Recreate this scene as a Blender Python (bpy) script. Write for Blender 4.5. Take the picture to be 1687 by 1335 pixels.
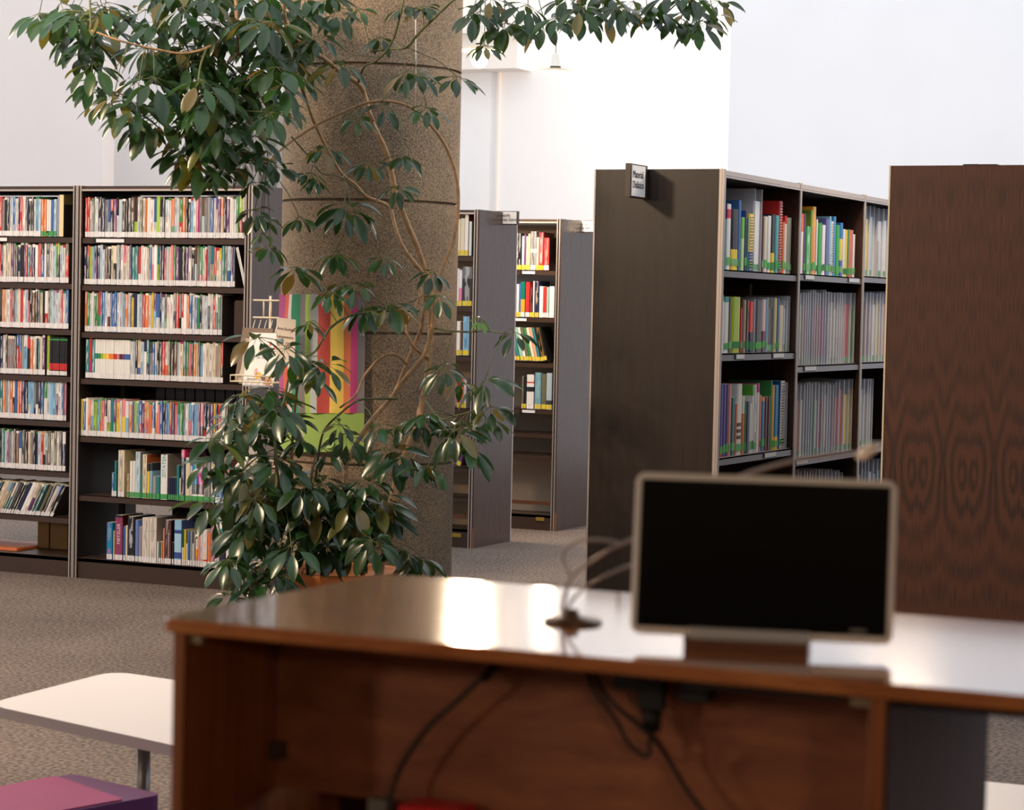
import bpy, bmesh, math, random
from mathutils import Vector, Matrix
random.seed(11)
S = bpy.context.scene
for o in list(bpy.data.objects): bpy.data.objects.remove(o)
COL = S.collection
# ------------------------------------------------------------------ camera
F, YAW, PIT, ROL, H = 3853.5, .43987, .041794, .021584, 1.47
cy, sy = math.cos(YAW), math.sin(YAW)
fw = Vector((-sy*math.cos(PIT), cy*math.cos(PIT), -math.sin(PIT)))
r0 = Vector((cy, sy, 0)); d0 = fw.cross(r0)
RT = r0*math.cos(ROL) - d0*math.sin(ROL); DN = r0*math.sin(ROL) + d0*math.cos(ROL)
C = Vector((0, 0, H))
cam = bpy.data.objects.new('camera', bpy.data.cameras.new('camera')); COL.objects.link(cam)
M = Matrix.Identity(4)
for i in range(3):
    M[i][0] = RT[i]; M[i][1] = -DN[i]; M[i][2] = -fw[i]; M[i][3] = C[i]
cam.matrix_world = M
cam.data.sensor_width = 36; cam.data.lens = F/1687*36
cam.data.clip_end = 200
cam.data.dof.use_dof = True; cam.data.dof.focus_distance = 11.2; cam.data.dof.aperture_fstop = 8.5
S.camera = cam
S.view_settings.view_transform = 'Standard'; S.view_settings.look = 'None'
S.view_settings.gamma = 1; S.view_settings.use_curve_mapping = False
S.view_settings.exposure = 0.0
# ------------------------------------------------------------------ light
W = bpy.data.worlds.new('world'); S.world = W; W.use_nodes = True
wn = W.node_tree; wt_ = wn.nodes.new('ShaderNodeTexCoord'); wz = wn.nodes.new('ShaderNodeTexNoise'); wz.inputs['Scale'].default_value = 3.2; wz.inputs['Detail'].default_value = 3
wr = wn.nodes.new('ShaderNodeValToRGB'); wr.color_ramp.elements[0].position = .40; wr.color_ramp.elements[1].position = .62
wr.color_ramp.elements[0].color = (.42, .55, .72, 1); wr.color_ramp.elements[1].color = (1.38, 1.36, 1.32, 1)      # patchy cloud added to vary the leaf highlights
wn.links.new(wt_.outputs['Generated'], wz.inputs[0]); wn.links.new(wz.outputs['Fac'], wr.inputs[0]); wn.links.new(wr.outputs[0], wn.nodes['Background'].inputs[0])
W.node_tree.nodes['Background'].inputs[1].default_value = 1.5
def area(name, loc, rot, size, power, col):
    l = bpy.data.lights.new(name, 'AREA'); l.shape = 'DISK'; l.size = size; l.energy = power; l.color = col
    o = bpy.data.objects.new(name, l); o.location = loc; o.rotation_euler = rot; COL.objects.link(o); return o
def pointl(name, loc, power, col, r=.06):
    l = bpy.data.lights.new(name, 'POINT'); l.energy = power; l.color = col; l.shadow_soft_size = r
    o = bpy.data.objects.new(name, l); o.location = loc; COL.objects.link(o); return o
WARM = (1, .77, .53)
# ------------------------------------------------------------------ pixel helpers (photo 1687x1335 -> point on a known plane)
def ray(x, y): return RT*((x-843.5)/F) + DN*((y-667.5)/F) + fw
def onX(x, y, X): v = ray(x, y); return C + v*(X/v.x)
def onY(x, y, Y): v = ray(x, y); return C + v*(Y/v.y)
def onZ(x, y, z): v = ray(x, y); return C + v*((z-H)/v.z)
def atD(x, y, D): return C + ray(x, y)*D
# ------------------------------------------------------------------ materials
def lin(c):
    return tuple((v/12.92 if v <= .04045 else ((v+.055)/1.055)**2.4) for v in c)
def rgb(r, g, b): return lin((r/255, g/255, b/255))
MATS = {}
def mat(name, col, rough=.5, metal=0, coat=0, spec=.5, noise=0, nscale=30, bump=0, bscale=80, trans=0):
    if name in MATS: return MATS[name]
    m = bpy.data.materials.new(name); m.use_nodes = True; nt = m.node_tree; b = nt.nodes['Principled BSDF']
    b.inputs['Base Color'].default_value = (*col, 1); b.inputs['Roughness'].default_value = rough
    b.inputs['Metallic'].default_value = metal; b.inputs['Coat Weight'].default_value = coat
    b.inputs['Specular IOR Level'].default_value = spec
    tc = nt.nodes.new('ShaderNodeTexCoord')
    if noise:
        n = nt.nodes.new('ShaderNodeTexNoise'); n.inputs['Scale'].default_value = nscale; n.inputs['Detail'].default_value = 4
        nt.links.new(tc.outputs['Object'], n.inputs['Vector'])
        r = nt.nodes.new('ShaderNodeMapRange'); r.inputs[1].default_value = .3; r.inputs[2].default_value = .7
        r.inputs[3].default_value = 1-noise; r.inputs[4].default_value = 1+noise
        nt.links.new(n.outputs['Fac'], r.inputs[0])
        mx = nt.nodes.new('ShaderNodeVectorMath'); mx.operation = 'SCALE'; mx.inputs[0].default_value = col
        nt.links.new(r.outputs[0], mx.inputs['Scale']); nt.links.new(mx.outputs[0], b.inputs['Base Color'])
    if bump:
        n2 = nt.nodes.new('ShaderNodeTexNoise'); n2.inputs['Scale'].default_value = bscale
        nt.links.new(tc.outputs['Object'], n2.inputs['Vector'])
        bp = nt.nodes.new('ShaderNodeBump'); bp.inputs['Strength'].default_value = bump; bp.inputs['Distance'].default_value = .01
        nt.links.new(n2.outputs['Fac'], bp.inputs['Height']); nt.links.new(bp.outputs[0], b.inputs['Normal'])
    MATS[name] = m; return m
def emis(name, col, s):
    m = bpy.data.materials.new(name); m.use_nodes = True; b = m.node_tree.nodes['Principled BSDF']
    b.inputs['Base Color'].default_value = (*col, 1)
    b.inputs['Emission Color'].default_value = (*col, 1); b.inputs['Emission Strength'].default_value = s; return m
def N(nt, t, **k):
    n = nt.nodes.new('ShaderNode'+t)
    for a, v in k.items(): setattr(n, a, v)
    return n
def math_(nt, op, a, b=None, c=None):
    n = N(nt, 'Math', operation=op)
    for i, v in enumerate((a, b, c)):
        if v is None: continue
        if isinstance(v, (int, float)): n.inputs[i].default_value = v
        else: nt.links.new(v, n.inputs[i])
    return n.outputs[0]
def wood(name, c1, c2, axis='Z', scale=9, rough=.35, coat=0., stretch=.06):
    m = bpy.data.materials.new(name); m.use_nodes = True; nt = m.node_tree; b = nt.nodes['Principled BSDF']
    tc = N(nt, 'TexCoord'); mp = N(nt, 'Mapping')
    sc = [1, 1, 1]; sc['XYZ'.index(axis)] = stretch; mp.inputs['Scale'].default_value = sc
    nt.links.new(tc.outputs['Object'], mp.inputs['Vector'])
    n = N(nt, 'TexNoise'); n.inputs['Scale'].default_value = scale*4; n.inputs['Detail'].default_value = 8; n.inputs['Roughness'].default_value = .65
    n.inputs['Distortion'].default_value = .6
    nt.links.new(mp.outputs[0], n.inputs['Vector'])
    cr = N(nt, 'ValToRGB'); cr.color_ramp.elements[0].position = .36; cr.color_ramp.elements[1].position = .66
    cr.color_ramp.elements[0].color = (*c1, 1); cr.color_ramp.elements[1].color = (*c2, 1)
    nt.links.new(n.outputs['Fac'], cr.inputs[0]); nt.links.new(cr.outputs[0], b.inputs['Base Color'])
    b.inputs['Roughness'].default_value = rough; b.inputs['Coat Weight'].default_value = coat; b.inputs['Coat Roughness'].default_value = .06
    MATS[name] = m; return m
def rosewood():
    m = bpy.data.materials.new('bookmatched rosewood'); m.use_nodes = True; nt = m.node_tree; b = nt.nodes['Principled BSDF']
    tc = N(nt, 'TexCoord'); sp = N(nt, 'SeparateXYZ'); nt.links.new(tc.outputs['Object'], sp.inputs[0])
    x = math_(nt, 'ADD', sp.outputs['X'], 2.586-.14); z = sp.outputs['Z']
    t = math_(nt, 'PINGPONG', x, .1)             # mirrored veneer leaves
    nz = N(nt, 'TexNoise'); nz.inputs['Scale'].default_value = 1; nz.inputs['Detail'].default_value = 3
    cb = N(nt, 'CombineXYZ'); nt.links.new(math_(nt, 'MULTIPLY', t, 14), cb.inputs[0]); nt.links.new(math_(nt, 'MULTIPLY', z, 3.2), cb.inputs[2])
    nt.links.new(cb.outputs[0], nz.inputs['Vector'])
    w = math_(nt, 'MULTIPLY', math_(nt, 'SUBTRACT', nz.outputs['Fac'], .5), 1.5)
    dx = math_(nt, 'DIVIDE', math_(nt, 'SUBTRACT', t, .025), .022)
    dz = math_(nt, 'DIVIDE', math_(nt, 'SUBTRACT', z, .86), .075)
    d = math_(nt, 'SQRT', math_(nt, 'ADD', math_(nt, 'MULTIPLY', dx, dx), math_(nt, 'MULTIPLY', dz, dz)))
    near = math_(nt, 'POWER', d, .8)
    fall = math_(nt, 'ADD', math_(nt, 'MULTIPLY', math_(nt, 'POWER', 2.718, math_(nt, 'MULTIPLY', math_(nt, 'MULTIPLY', math_(nt, 'SUBTRACT', z, .85), math_(nt, 'SUBTRACT', z, .85)), -9)), .85), .15)
    rings = math_(nt, 'MULTIPLY', math_(nt, 'SINE', math_(nt, 'MULTIPLY', math_(nt, 'ADD', near, w), 6.5)), fall)
    fine = N(nt, 'TexNoise'); fine.inputs['Scale'].default_value = 1; fine.inputs['Detail'].default_value = 6
    cb2 = N(nt, 'CombineXYZ'); nt.links.new(math_(nt, 'MULTIPLY', t, 260), cb2.inputs[0]); nt.links.new(math_(nt, 'MULTIPLY', z, 9), cb2.inputs[2])
    nt.links.new(cb2.outputs[0], fine.inputs['Vector'])
    mixv = math_(nt, 'ADD', math_(nt, 'MULTIPLY', rings, .19), math_(nt, 'MULTIPLY', fine.outputs['Fac'], 1.0))
    cr = N(nt, 'ValToRGB'); cr.color_ramp.elements[0].position = .22; cr.color_ramp.elements[1].position = .62
    cr.color_ramp.elements[0].color = (*rgb(40, 20, 14), 1); cr.color_ramp.elements[1].color = (*rgb(84, 44, 27), 1)
    nt.links.new(mixv, cr.inputs[0]); nt.links.new(cr.outputs[0], b.inputs['Base Color'])
    b.inputs['Roughness'].default_value = .45
    return m
def bookmat(name, rough=.35, alpha=1.0):
    m = bpy.data.materials.new(name); m.use_nodes = True; nt = m.node_tree; b = nt.nodes['Principled BSDF']
    a = N(nt, 'VertexColor', layer_name='Col'); t = N(nt, 'VertexColor', layer_name='Txt'); uv = N(nt, 'UVMap', uv_map='UVMap')
    sp = N(nt, 'SeparateXYZ'); nt.links.new(uv.outputs[0], sp.inputs[0])
    u, v = sp.outputs[0], sp.outputs[1]
    cb = N(nt, 'CombineXYZ'); nt.links.new(math_(nt, 'MULTIPLY', u, 1.6), cb.inputs[0]); nt.links.new(v, cb.inputs[1])
    n = N(nt, 'TexNoise'); n.inputs['Scale'].default_value = 75; n.inputs['Detail'].default_value = 1
    nt.links.new(cb.outputs[0], n.inputs['Vector'])
    th = math_(nt, 'GREATER_THAN', n.outputs['Fac'], .49)
    uu = math_(nt, 'FRACT', u)
    band = math_(nt, 'LESS_THAN', math_(nt, 'ABSOLUTE', math_(nt, 'SUBTRACT', uu, .5)), .25)
    # title only along part of the spine
    n2 = N(nt, 'TexNoise'); n2.inputs['Scale'].default_value = 3.3; n2.inputs['Detail'].default_value = 0
    nt.links.new(uv.outputs[0], n2.inputs['Vector'])
    part = math_(nt, 'GREATER_THAN', n2.outputs['Fac'], .47)
    f = math_(nt, 'MULTIPLY', math_(nt, 'MULTIPLY', math_(nt, 'MULTIPLY', th, band), part), t.outputs['Alpha'])
    mx = N(nt, 'Mix', data_type='RGBA'); nt.links.new(f, mx.inputs[0]); nt.links.new(a.outputs[0], mx.inputs[6]); nt.links.new(t.outputs[0], mx.inputs[7])
    nt.links.new(mx.outputs[2], b.inputs['Base Color']); b.inputs['Roughness'].default_value = rough
    return m
BOOK = bookmat('printed book cover')
def vcol(name, rough=.5, transl=0, spec=.5):
    m = bpy.data.materials.new(name); m.use_nodes = True; nt = m.node_tree; b = nt.nodes['Principled BSDF']
    a = N(nt, 'VertexColor', layer_name='Col'); nt.links.new(a.outputs[0], b.inputs['Base Color']); b.inputs['Roughness'].default_value = rough
    b.inputs['Specular IOR Level'].default_value = spec
    if transl:
        tr = N(nt, 'BsdfTranslucent'); vm = N(nt, 'VectorMath', operation='MULTIPLY'); vm.inputs[1].default_value = (4.6, 3.4, 2.6); nt.links.new(a.outputs[0], vm.inputs[0]); nt.links.new(vm.outputs[0], tr.inputs[0]); ms = N(nt, 'MixShader'); ms.inputs[0].default_value = transl
        nt.links.new(b.outputs[0], ms.inputs[1]); nt.links.new(tr.outputs[0], ms.inputs[2]); nt.links.new(ms.outputs[0], nt.nodes['Material Output'].inputs[0])
    return m
def sleevemat():
    m = bpy.data.materials.new('clear plastic sleeve'); m.use_nodes = True; nt = m.node_tree; b = nt.nodes['Principled BSDF']
    b.inputs['Base Color'].default_value = (.74, .75, .80, 1); b.inputs['Roughness'].default_value = .2
    tr = N(nt, 'BsdfTransparent'); tr.inputs[0].default_value = (.93, .93, .95, 1)
    ms = N(nt, 'MixShader'); ms.inputs[0].default_value = .36
    nt.links.new(tr.outputs[0], ms.inputs[1]); nt.links.new(b.outputs[0], ms.inputs[2]); nt.links.new(ms.outputs[0], nt.nodes['Material Output'].inputs[0])
    return m
SLEEVE = sleevemat()
SLEDGE = mat('plastic sleeve edge', (.80, .81, .86), .2)
ALU = mat('brushed aluminium trim', rgb(190, 178, 172), .42, .55)
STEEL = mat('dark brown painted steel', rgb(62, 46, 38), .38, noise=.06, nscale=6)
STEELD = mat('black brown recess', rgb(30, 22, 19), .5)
PANEL = wood('dark walnut end panel', rgb(40, 24, 17), rgb(68, 44, 33), 'Z', 11, .32)
PANELG = wood('grey brown laminate end panel', rgb(66, 50, 46), rgb(76, 60, 55), 'Z', 14, .24)
BEIGE = mat('beige back board', rgb(196, 172, 146), .7, noise=.04)
WHITE = mat('white card', rgb(235, 232, 230), .6)
INK = mat('dark ink', rgb(50, 42, 48), .6)
CREAMW = mat('cream coated wire', rgb(222, 205, 178), .4)
LABELW = mat('white label strip', rgb(225, 225, 230), .5)
# ------------------------------------------------------------------ mesh builder
class MB:
    def __init__(s): s.v = []; s.f = []; s.m = []; s.c = []; s.t = []; s.uv = []; s.sm = []
    def face(s, idx, m=0, col=(.8, .8, .8), txt=(0, 0, 0, 0), uv=None, smooth=False):
        s.f.append(idx); s.m.append(m); s.c.append(col); s.t.append(txt); s.uv.append(uv or [(0, 0)]*len(idx)); s.sm.append(smooth)
    def verts(s, pts):
        b = len(s.v); s.v += [tuple(p) for p in pts]; return b
    def box(s, a, b, m=0, col=(.8, .8, .8), M=None):
        x0, x1 = sorted((a[0], b[0])); y0, y1 = sorted((a[1], b[1])); z0, z1 = sorted((a[2], b[2]))
        P = [(x0,y0,z0),(x1,y0,z0),(x1,y1,z0),(x0,y1,z0),(x0,y0,z1),(x1,y0,z1),(x1,y1,z1),(x0,y1,z1)]
        if M: P = [M @ Vector(p) for p in P]
        i = s.verts(P)
        for q in ((0,3,2,1),(4,5,6,7),(0,1,5,4),(1,2,6,5),(2,3,7,6),(3,0,4,7)): s.face([i+k for k in q], m, col)
    def rbox(s, a, b, r=.01, m=0, col=(.8,.8,.8), seg=4, bev=.002, M=None):
        "box with vertical corners rounded by r and small top/bottom bevel"
        x0, x1 = sorted((a[0], b[0])); y0, y1 = sorted((a[1], b[1])); z0, z1 = sorted((a[2], b[2]))
        def ring(ins, z):
            P = []
            for cx, cy_, a0 in ((x1-r, y1-r, 0), (x0+r, y1-r, 90), (x0+r, y0+r, 180), (x1-r, y0+r, 270)):
                for k in range(seg+1):
                    t = math.radians(a0+90*k/seg); P.append((cx+(r-ins)*math.cos(t), cy_+(r-ins)*math.sin(t), z))
            return P
        s.loft([ring(bev, z0), ring(0, z0+bev), ring(0, z1-bev), ring(bev, z1)], m, col, True, M)
    def loft(s, rings, m=0, col=(.8,.8,.8), cap=True, M=None, smooth=False):
        n = len(rings[0]); ids = []
        for r in rings: ids.append(s.verts([M @ Vector(p) for p in r] if M else r))
        for a, b in zip(ids, ids[1:]):
            for k in range(n):
                s.face([a+k, a+(k+1) % n, b+(k+1) % n, b+k], m, col, smooth=smooth)
        if cap:
            s.face([ids[0]+k for k in range(n)][::-1], m, col); s.face([ids[-1]+k for k in range(n)], m, col)
    def lathe(s, prof, c=(0,0,0), n=32, m=0, col=(.8,.8,.8), cap=True, smooth=True):
        s.loft([[(c[0]+r*math.cos(2*math.pi*k/n), c[1]+r*math.sin(2*math.pi*k/n), c[2]+z) for k in range(n)] for r, z in prof], m, col, cap, smooth=smooth)
    def tube(s, pts, r, n=8, m=0, col=(.8,.8,.8), smooth=True):
        pts = [Vector(p) for p in pts]; rs = r if isinstance(r, (list, tuple)) else [r]*len(pts)
        rings = []; up = Vector((.13, .21, .97))
        for i, p in enumerate(pts):
            t = (pts[min(i+1, len(pts)-1)] - pts[max(i-1, 0)])
            if t.length < 1e-9: t = Vector((0, 0, 1))
            t.normalize(); a = t.cross(up)
            if a.length < .05: a = t.cross(Vector((1, 0, 0)))
            a.normalize(); b = t.cross(a)
            rings.append([p + a*(rs[i]*math.cos(2*math.pi*k/n)) + b*(rs[i]*math.sin(2*math.pi*k/n)) for k in range(n)])
        s.loft(rings, m, col, True, smooth=smooth)
    def build(s, name, mats, parent=None, loc=None, bevel=0):
        me = bpy.data.meshes.new(name)
        # local coordinates relative to loc
        V = s.v if loc is None else [(x-loc[0], y-loc[1], z-loc[2]) for x, y, z in s.v]
        me.from_pydata(V, [], s.f)
        for m in (mats if isinstance(mats, (list, tuple)) else [mats]): me.materials.append(m)
        me.polygons.foreach_set('material_index', s.m)
        me.polygons.foreach_set('use_smooth', s.sm)
        ca = me.color_attributes.new('Col', 'FLOAT_COLOR', 'CORNER'); ta = me.color_attributes.new('Txt', 'FLOAT_COLOR', 'CORNER'); ul = me.uv_layers.new(name='UVMap')
        cc = []; tt = []; uu = []
        for f, c, t, u in zip(s.f, s.c, s.t, s.uv):
            for k in range(len(f)): cc += [c[0], c[1], c[2], 1]; tt += list(t); uu += list(u[k])
        ca.data.foreach_set('color', cc); ta.data.foreach_set('color', tt); ul.data.foreach_set('uv', uu)
        me.update()
        o = bpy.data.objects.new(name, me); COL.objects.link(o)
        if loc is not None: o.location = loc
        if parent: o.parent = parent
        if bevel:
            b = o.modifiers.new('bevel', 'BEVEL'); b.width = bevel; b.segments = 2; b.limit_method = 'ANGLE'
        return o
def empty(name, loc, label=None, cat=None, group=None):
    o = bpy.data.objects.new(name, None); o.location = loc; o.empty_display_size = .1; COL.objects.link(o)
    tag(o, label, cat, group); return o
def tag(o, label=None, cat=None, group=None, kind=None):
    for k, v in (('label', label), ('category', cat), ('group', group), ('kind', kind)):
        if v: o[k] = v
    return o
def part(mb, name, mats, root, label=None, bevel=0):
    o = mb.build(name, mats, root, bevel=bevel)
    o.matrix_parent_inverse = Matrix.Translation(-root.location) if root.type == 'EMPTY' else root.matrix_world.inverted()
    if label: o['label'] = label
    return o
def attach(o, root):
    o.parent = root; o.matrix_parent_inverse = Matrix.Translation(-Vector(root.location)); return o
def struct(mb, name, mats, bevel=0): return tag(mb.build(name, mats, bevel=bevel), kind='structure')
DG = None
def text(s, loc, size, mtx, material, name='lettering', root=None, thick=.0004, align='LEFT', sx=1.):
    cu = bpy.data.curves.new(name, 'FONT'); cu.body = s; cu.size = size; cu.extrude = thick; cu.align_x = align; cu.space_line = 1.0
    t = bpy.data.objects.new(name, cu); COL.objects.link(t)
    bpy.context.view_layer.update()
    me = bpy.data.meshes.new_from_object(t.evaluated_get(bpy.context.evaluated_depsgraph_get()))
    COL.objects.unlink(t); bpy.data.objects.remove(t)
    me.transform(Matrix.Translation(loc) @ mtx @ Matrix.Diagonal((sx, 1, 1, 1)))
    me.materials.clear(); me.materials.append(material)
    o = bpy.data.objects.new(name, me); COL.objects.link(o)
    if root: attach(o, root)
    return o
FACE_MY = Matrix.Rotation(math.pi/2, 4, 'X')                       # text upright, read from -Y
FACE_PX = Matrix.Rotation(math.pi/2, 4, 'Z') @ FACE_MY             # read from +X
# ------------------------------------------------------------------ room
def wallmat(name, c): return mat(name, c, .75, noise=.012, nscale=2, bump=.03, bscale=180)
WP = wallmat('white wall warm light tint', rgb(240, 228, 223)); WW = wallmat('white wall paint', rgb(248, 246, 246)); WB = wallmat('white wall daylight tint', rgb(240, 243, 250))  # pink and cool tints stand for lamplight and daylight on white walls
cm = bpy.data.materials.new('loop pile carpet'); cm.use_nodes = True; nt = cm.node_tree; b = nt.nodes['Principled BSDF']
tc = N(nt, 'TexCoord'); n1 = N(nt, 'TexNoise'); n1.inputs['Scale'].default_value = 62; n1.inputs['Detail'].default_value = 3
n2 = N(nt, 'TexNoise'); n2.inputs['Scale'].default_value = 1.1; n2.inputs['Detail'].default_value = 3
nt.links.new(tc.outputs['Object'], n1.inputs[0]); nt.links.new(tc.outputs['Object'], n2.inputs[0])
cr = N(nt, 'ValToRGB'); cr.color_ramp.elements[0].position = .38; cr.color_ramp.elements[1].position = .62
cr.color_ramp.elements[0].color = (*rgb(56, 46, 40), 1); cr.color_ramp.elements[1].color = (*rgb(124, 106, 94), 1)
nt.links.new(math_(nt, 'ADD', math_(nt, 'MULTIPLY', n1.outputs['Fac'], .8), math_(nt, 'MULTIPLY', n2.outputs['Fac'], .2)), cr.inputs[0]); nt.links.new(cr.outputs[0], b.inputs['Base Color'])
b.inputs['Roughness'].default_value = .95; bp = N(nt, 'Bump'); bp.inputs['Strength'].default_value = .5; bp.inputs['Distance'].default_value = .01
nt.links.new(n1.outputs['Fac'], bp.inputs['Height']); nt.links.new(bp.outputs[0], b.inputs['Normal'])
m = MB(); m.box((-26, -17, -.1), (9, 32, 0)); struct(m, 'floor', cm)
xa = onY(170, 200, 20).x; xb = onY(343, 200, 22).x; xw = onY(470, 200, 22).x + .35; xc = onY(1200, 200, 20).x; xs = onY(822, 200, 26).x
m = MB(); m.box((-26, 20, 0), (xa, 20.2, 6.5)); struct(m, 'wall_left', WP)
m = MB(); m.box((xa-5, 22, 0), (xb, 22.2, 6.5)); m.box((xb, 22, 0), (xw+1.5, 22.2, 2.3)); m.box((xb, 22, 3.72), (xw+1.5, 22.2, 6.5)); struct(m, 'wall_middle', WW)
m = MB(); m.box((xw-4, 26, 0), (xc+3, 26.2, 7)); struct(m, 'wall_back', WW)
m = MB(); m.box((xc, 20, 0), (6, 20.2, 6.5)); struct(m, 'wall_right', WB)
m = MB(); m.box((xs-.014, 25.96, 0), (xs+.014, 26, 7)); struct(m, 'trim_1', mat('pale pink pipe boxing', rgb(248, 234, 226), .6))
a = onY(700, 60, 25.6); bb = onY(852, 112, 25.6); b2 = onY(862, 40, 25.5)
m = MB(); m.box((a.x, 25.6, bb.z), (bb.x, 26, 7)); m.box((a.x, 25.45, bb.z+.42), (b2.x, 25.6, bb.z+.6)); struct(m, 'trim_2', mat('cream ceiling recess', rgb(246, 238, 230), .7))
# lattice window behind the bookcases
gm = mat('frosted grey glazing', rgb(138, 144, 136), .25); fm = mat('grey window bars', rgb(176, 168, 160), .5)
m = MB(); m.box((xb, 22.12, 2.3), (xw+1.4, 22.16, 3.72)); w1 = struct(m, 'window_1', gm)
m = MB()
nb = 9; wd = (xw+1.4-xb)/nb
for i in range(nb+1): m.box((xb+wd*i-.03, 22.02, 2.3), (xb+wd*i+.03, 22.1, 3.72))
for i in range(nb):
    for j in range(3):
        z = 2.3+.4733*j; x = xb+wd*i
        for p, q in (((x, z), (x+wd, z+.4733)), ((x, z+.4733), (x+wd, z))): m.tube([(p[0], 22.06, p[1]), (q[0], 22.06, q[1])], .02, 6)
attach(m.build('lattice', fm), w1)
# rear room part (seen only mirrored in the monitor): slatted ceiling and end wall
SL = mat('brown ceiling slats', rgb(226, 214, 200), .5)
m = MB(); m.box((-24, -17, 4.28), (7, 5.2, 4.35)); struct(m, 'ceiling', mat('black ceiling void', rgb(22, 20, 20), .8))  # front edge extended to shade the near floor and counter
m = MB()
for i in range(100): m.box((-24, -16.9+i*.22, 4.16), (7, -16.9+i*.22+.15, 4.2))
struct(m, 'trim_3', SL)
m = MB(); m.box((-24, -17.2, 0), (7, -17, 4.3)); struct(m, 'wall_rear', mat('dark rear wall paint', rgb(58, 50, 46), .7))
m = MB(); m.box((7, -17, 0), (7.2, 5.0, 4.3)); struct(m, 'wall_side_blocker', mat('grey beige blocker wall paint', rgb(120, 112, 104), .7))  # unseen wall added to block side light from the counter
# ------------------------------------------------------------------ column
cc_ = atD(607.5, 511, 10.32); CX, CY = cc_.x, cc_.y; CR = .388
colm = bpy.data.materials.new('washed aggregate render'); colm.use_nodes = True; nt = colm.node_tree; b = nt.nodes['Principled BSDF']
tc = N(nt, 'TexCoord'); n1 = N(nt, 'TexNoise'); n1.inputs['Scale'].default_value = 150; n1.inputs['Detail'].default_value = 2
n2 = N(nt, 'TexNoise'); n2.inputs['Scale'].default_value = 3; n2.inputs['Detail'].default_value = 4
nt.links.new(tc.outputs['Object'], n1.inputs[0]); nt.links.new(tc.outputs['Object'], n2.inputs[0])
cr = N(nt, 'ValToRGB'); cr.color_ramp.elements[0].position = .36; cr.color_ramp.elements[1].position = .66
cr.color_ramp.elements[0].color = (*rgb(92, 78, 64), 1); cr.color_ramp.elements[1].color = (*rgb(172, 148, 120), 1)
nt.links.new(math_(nt, 'ADD', math_(nt, 'MULTIPLY', n1.outputs['Fac'], .72), math_(nt, 'MULTIPLY', n2.outputs['Fac'], .28)), cr.inputs[0]); nt.links.new(cr.outputs[0], b.inputs['Base Color']); b.inputs['Roughness'].default_value = .85
bp = N(nt, 'Bump'); bp.inputs['Strength'].default_value = .6; bp.inputs['Distance'].default_value = .006; nt.links.new(n1.outputs['Fac'], bp.inputs['Height']); nt.links.new(bp.outputs[0], b.inputs['Normal'])
m = MB(); prof = [(CR, 0)]
for z in (.215, .784, 1.347, 1.912, 2.488, 3.06): prof += [(CR, z-.006), (CR-.016, z-.005), (CR-.016, z+.005), (CR, z+.006)]
prof += [(CR, 4.6)]; m.lathe(prof, (CX, CY, 0), 96)
for i in range(len(m.sm)): m.sm[i] = True
col = m.build('round_column', colm)
for p in col.data.polygons:
    if abs(p.normal.z) > .3: p.use_smooth = False
mod = col.modifiers.new('edge', 'EDGE_SPLIT'); mod.split_angle = math.radians(40)
tag(col, 'thick round speckled brown stone-render column with dark joints behind the plant', 'column')
# ------------------------------------------------------------------ bookcases
def side_panel(x0, x1, y0, y1, axis, root, name='side_panel', material=PANEL, H_=2.055, trims=(1, 1)):
    "upright panel; aluminium strips up its front edge corners"
    m = MB(); m.box((x0, y0, 0), (x1, y1, H_)); o = part(m, name, material, root)
    return o
Hc = 2.055
LX = [-8.36, -7.285, -6.235]      # joints of the left row (unit edges)
LY0, LY1 = 10.10, 10.64
L2 = [1.787, 1.541, 1.295, 1.052, .748, .439, .107]
L1 = [1.789, 1.546, 1.305, 1.058, .821, .554, .313, .104]
def xcase(name, x0, x1, y0, y1, shelves, label, cat='bookcase', group=None, endpanel=False, endmat=None, back=None, lip=.032, kickmat=STEEL, tmat=STEEL, lipdepth=.25):
    "bookcase whose shelves face -Y"
    root = empty(name, ((x0+x1)/2, (y0+y1)/2, 0), label, cat, group)
    t = .024
    for s, (a, bx) in enumerate(((x0, x0+t), (x1-t, x1))):
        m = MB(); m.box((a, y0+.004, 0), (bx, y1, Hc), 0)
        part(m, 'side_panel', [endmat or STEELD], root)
        m = MB()
        for q in (a, bx-.0065): m.box((q, y0-.003, 0), (q+.0065, y0+.006, Hc+.001))
        part(m, 'edge_trim', ALU, root, 'pale aluminium edge strips')
    m = MB(); m.box((x0+t, y0+.01, Hc-.024), (x1-t, y1, Hc-.002)); part(m, 'top_panel', tmat, root)
    m = MB(); m.box((x0+t, y0+.002, Hc-.028), (x1-t, y0+.012, Hc-.018)); part(m, 'top_trim', ALU, root, 'aluminium strip')
    for i, z in enumerate(shelves):
        if i == len(shelves)-1:
            m = MB(); m.box((x0+t, y0+.012, 0), (x1-t, y0+.03, z-.002)); m.box((x0+t, y0+.012, z-.02), (x1-t, y1-.012, z)); part(m, 'base_plinth', kickmat, root)
        else:
            for ya, yb, yl in ((y0+.012, y0+lipdepth, y0+.012), (y1-lipdepth, y1-.012, y1-.015)):
                m = MB(); m.box((x0+t+.002, ya, z-.004), (x1-t-.002, yb, z)); m.box((x0+t+.002, yl, z-lip), (x1-t-.002, yl+.003, z)); part(m, 'shelf', STEEL, root)
    if back:
        m = MB(); m.box((x0+t, (y0+y1)/2-.01, shelves[-1]), (x1-t, (y0+y1)/2+.01, Hc-.03)); part(m, 'back_panel', back, root)
    # centre posts
    m = MB()
    for xx in (x0+t+.11, x1-t-.11): m.box((xx-.015, (y0+y1)/2-.03, 0), (xx+.015, (y0+y1)/2-.012, Hc-.03))
    if not back: part(m, 'centre_post', STEELD, root)
    return root
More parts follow.
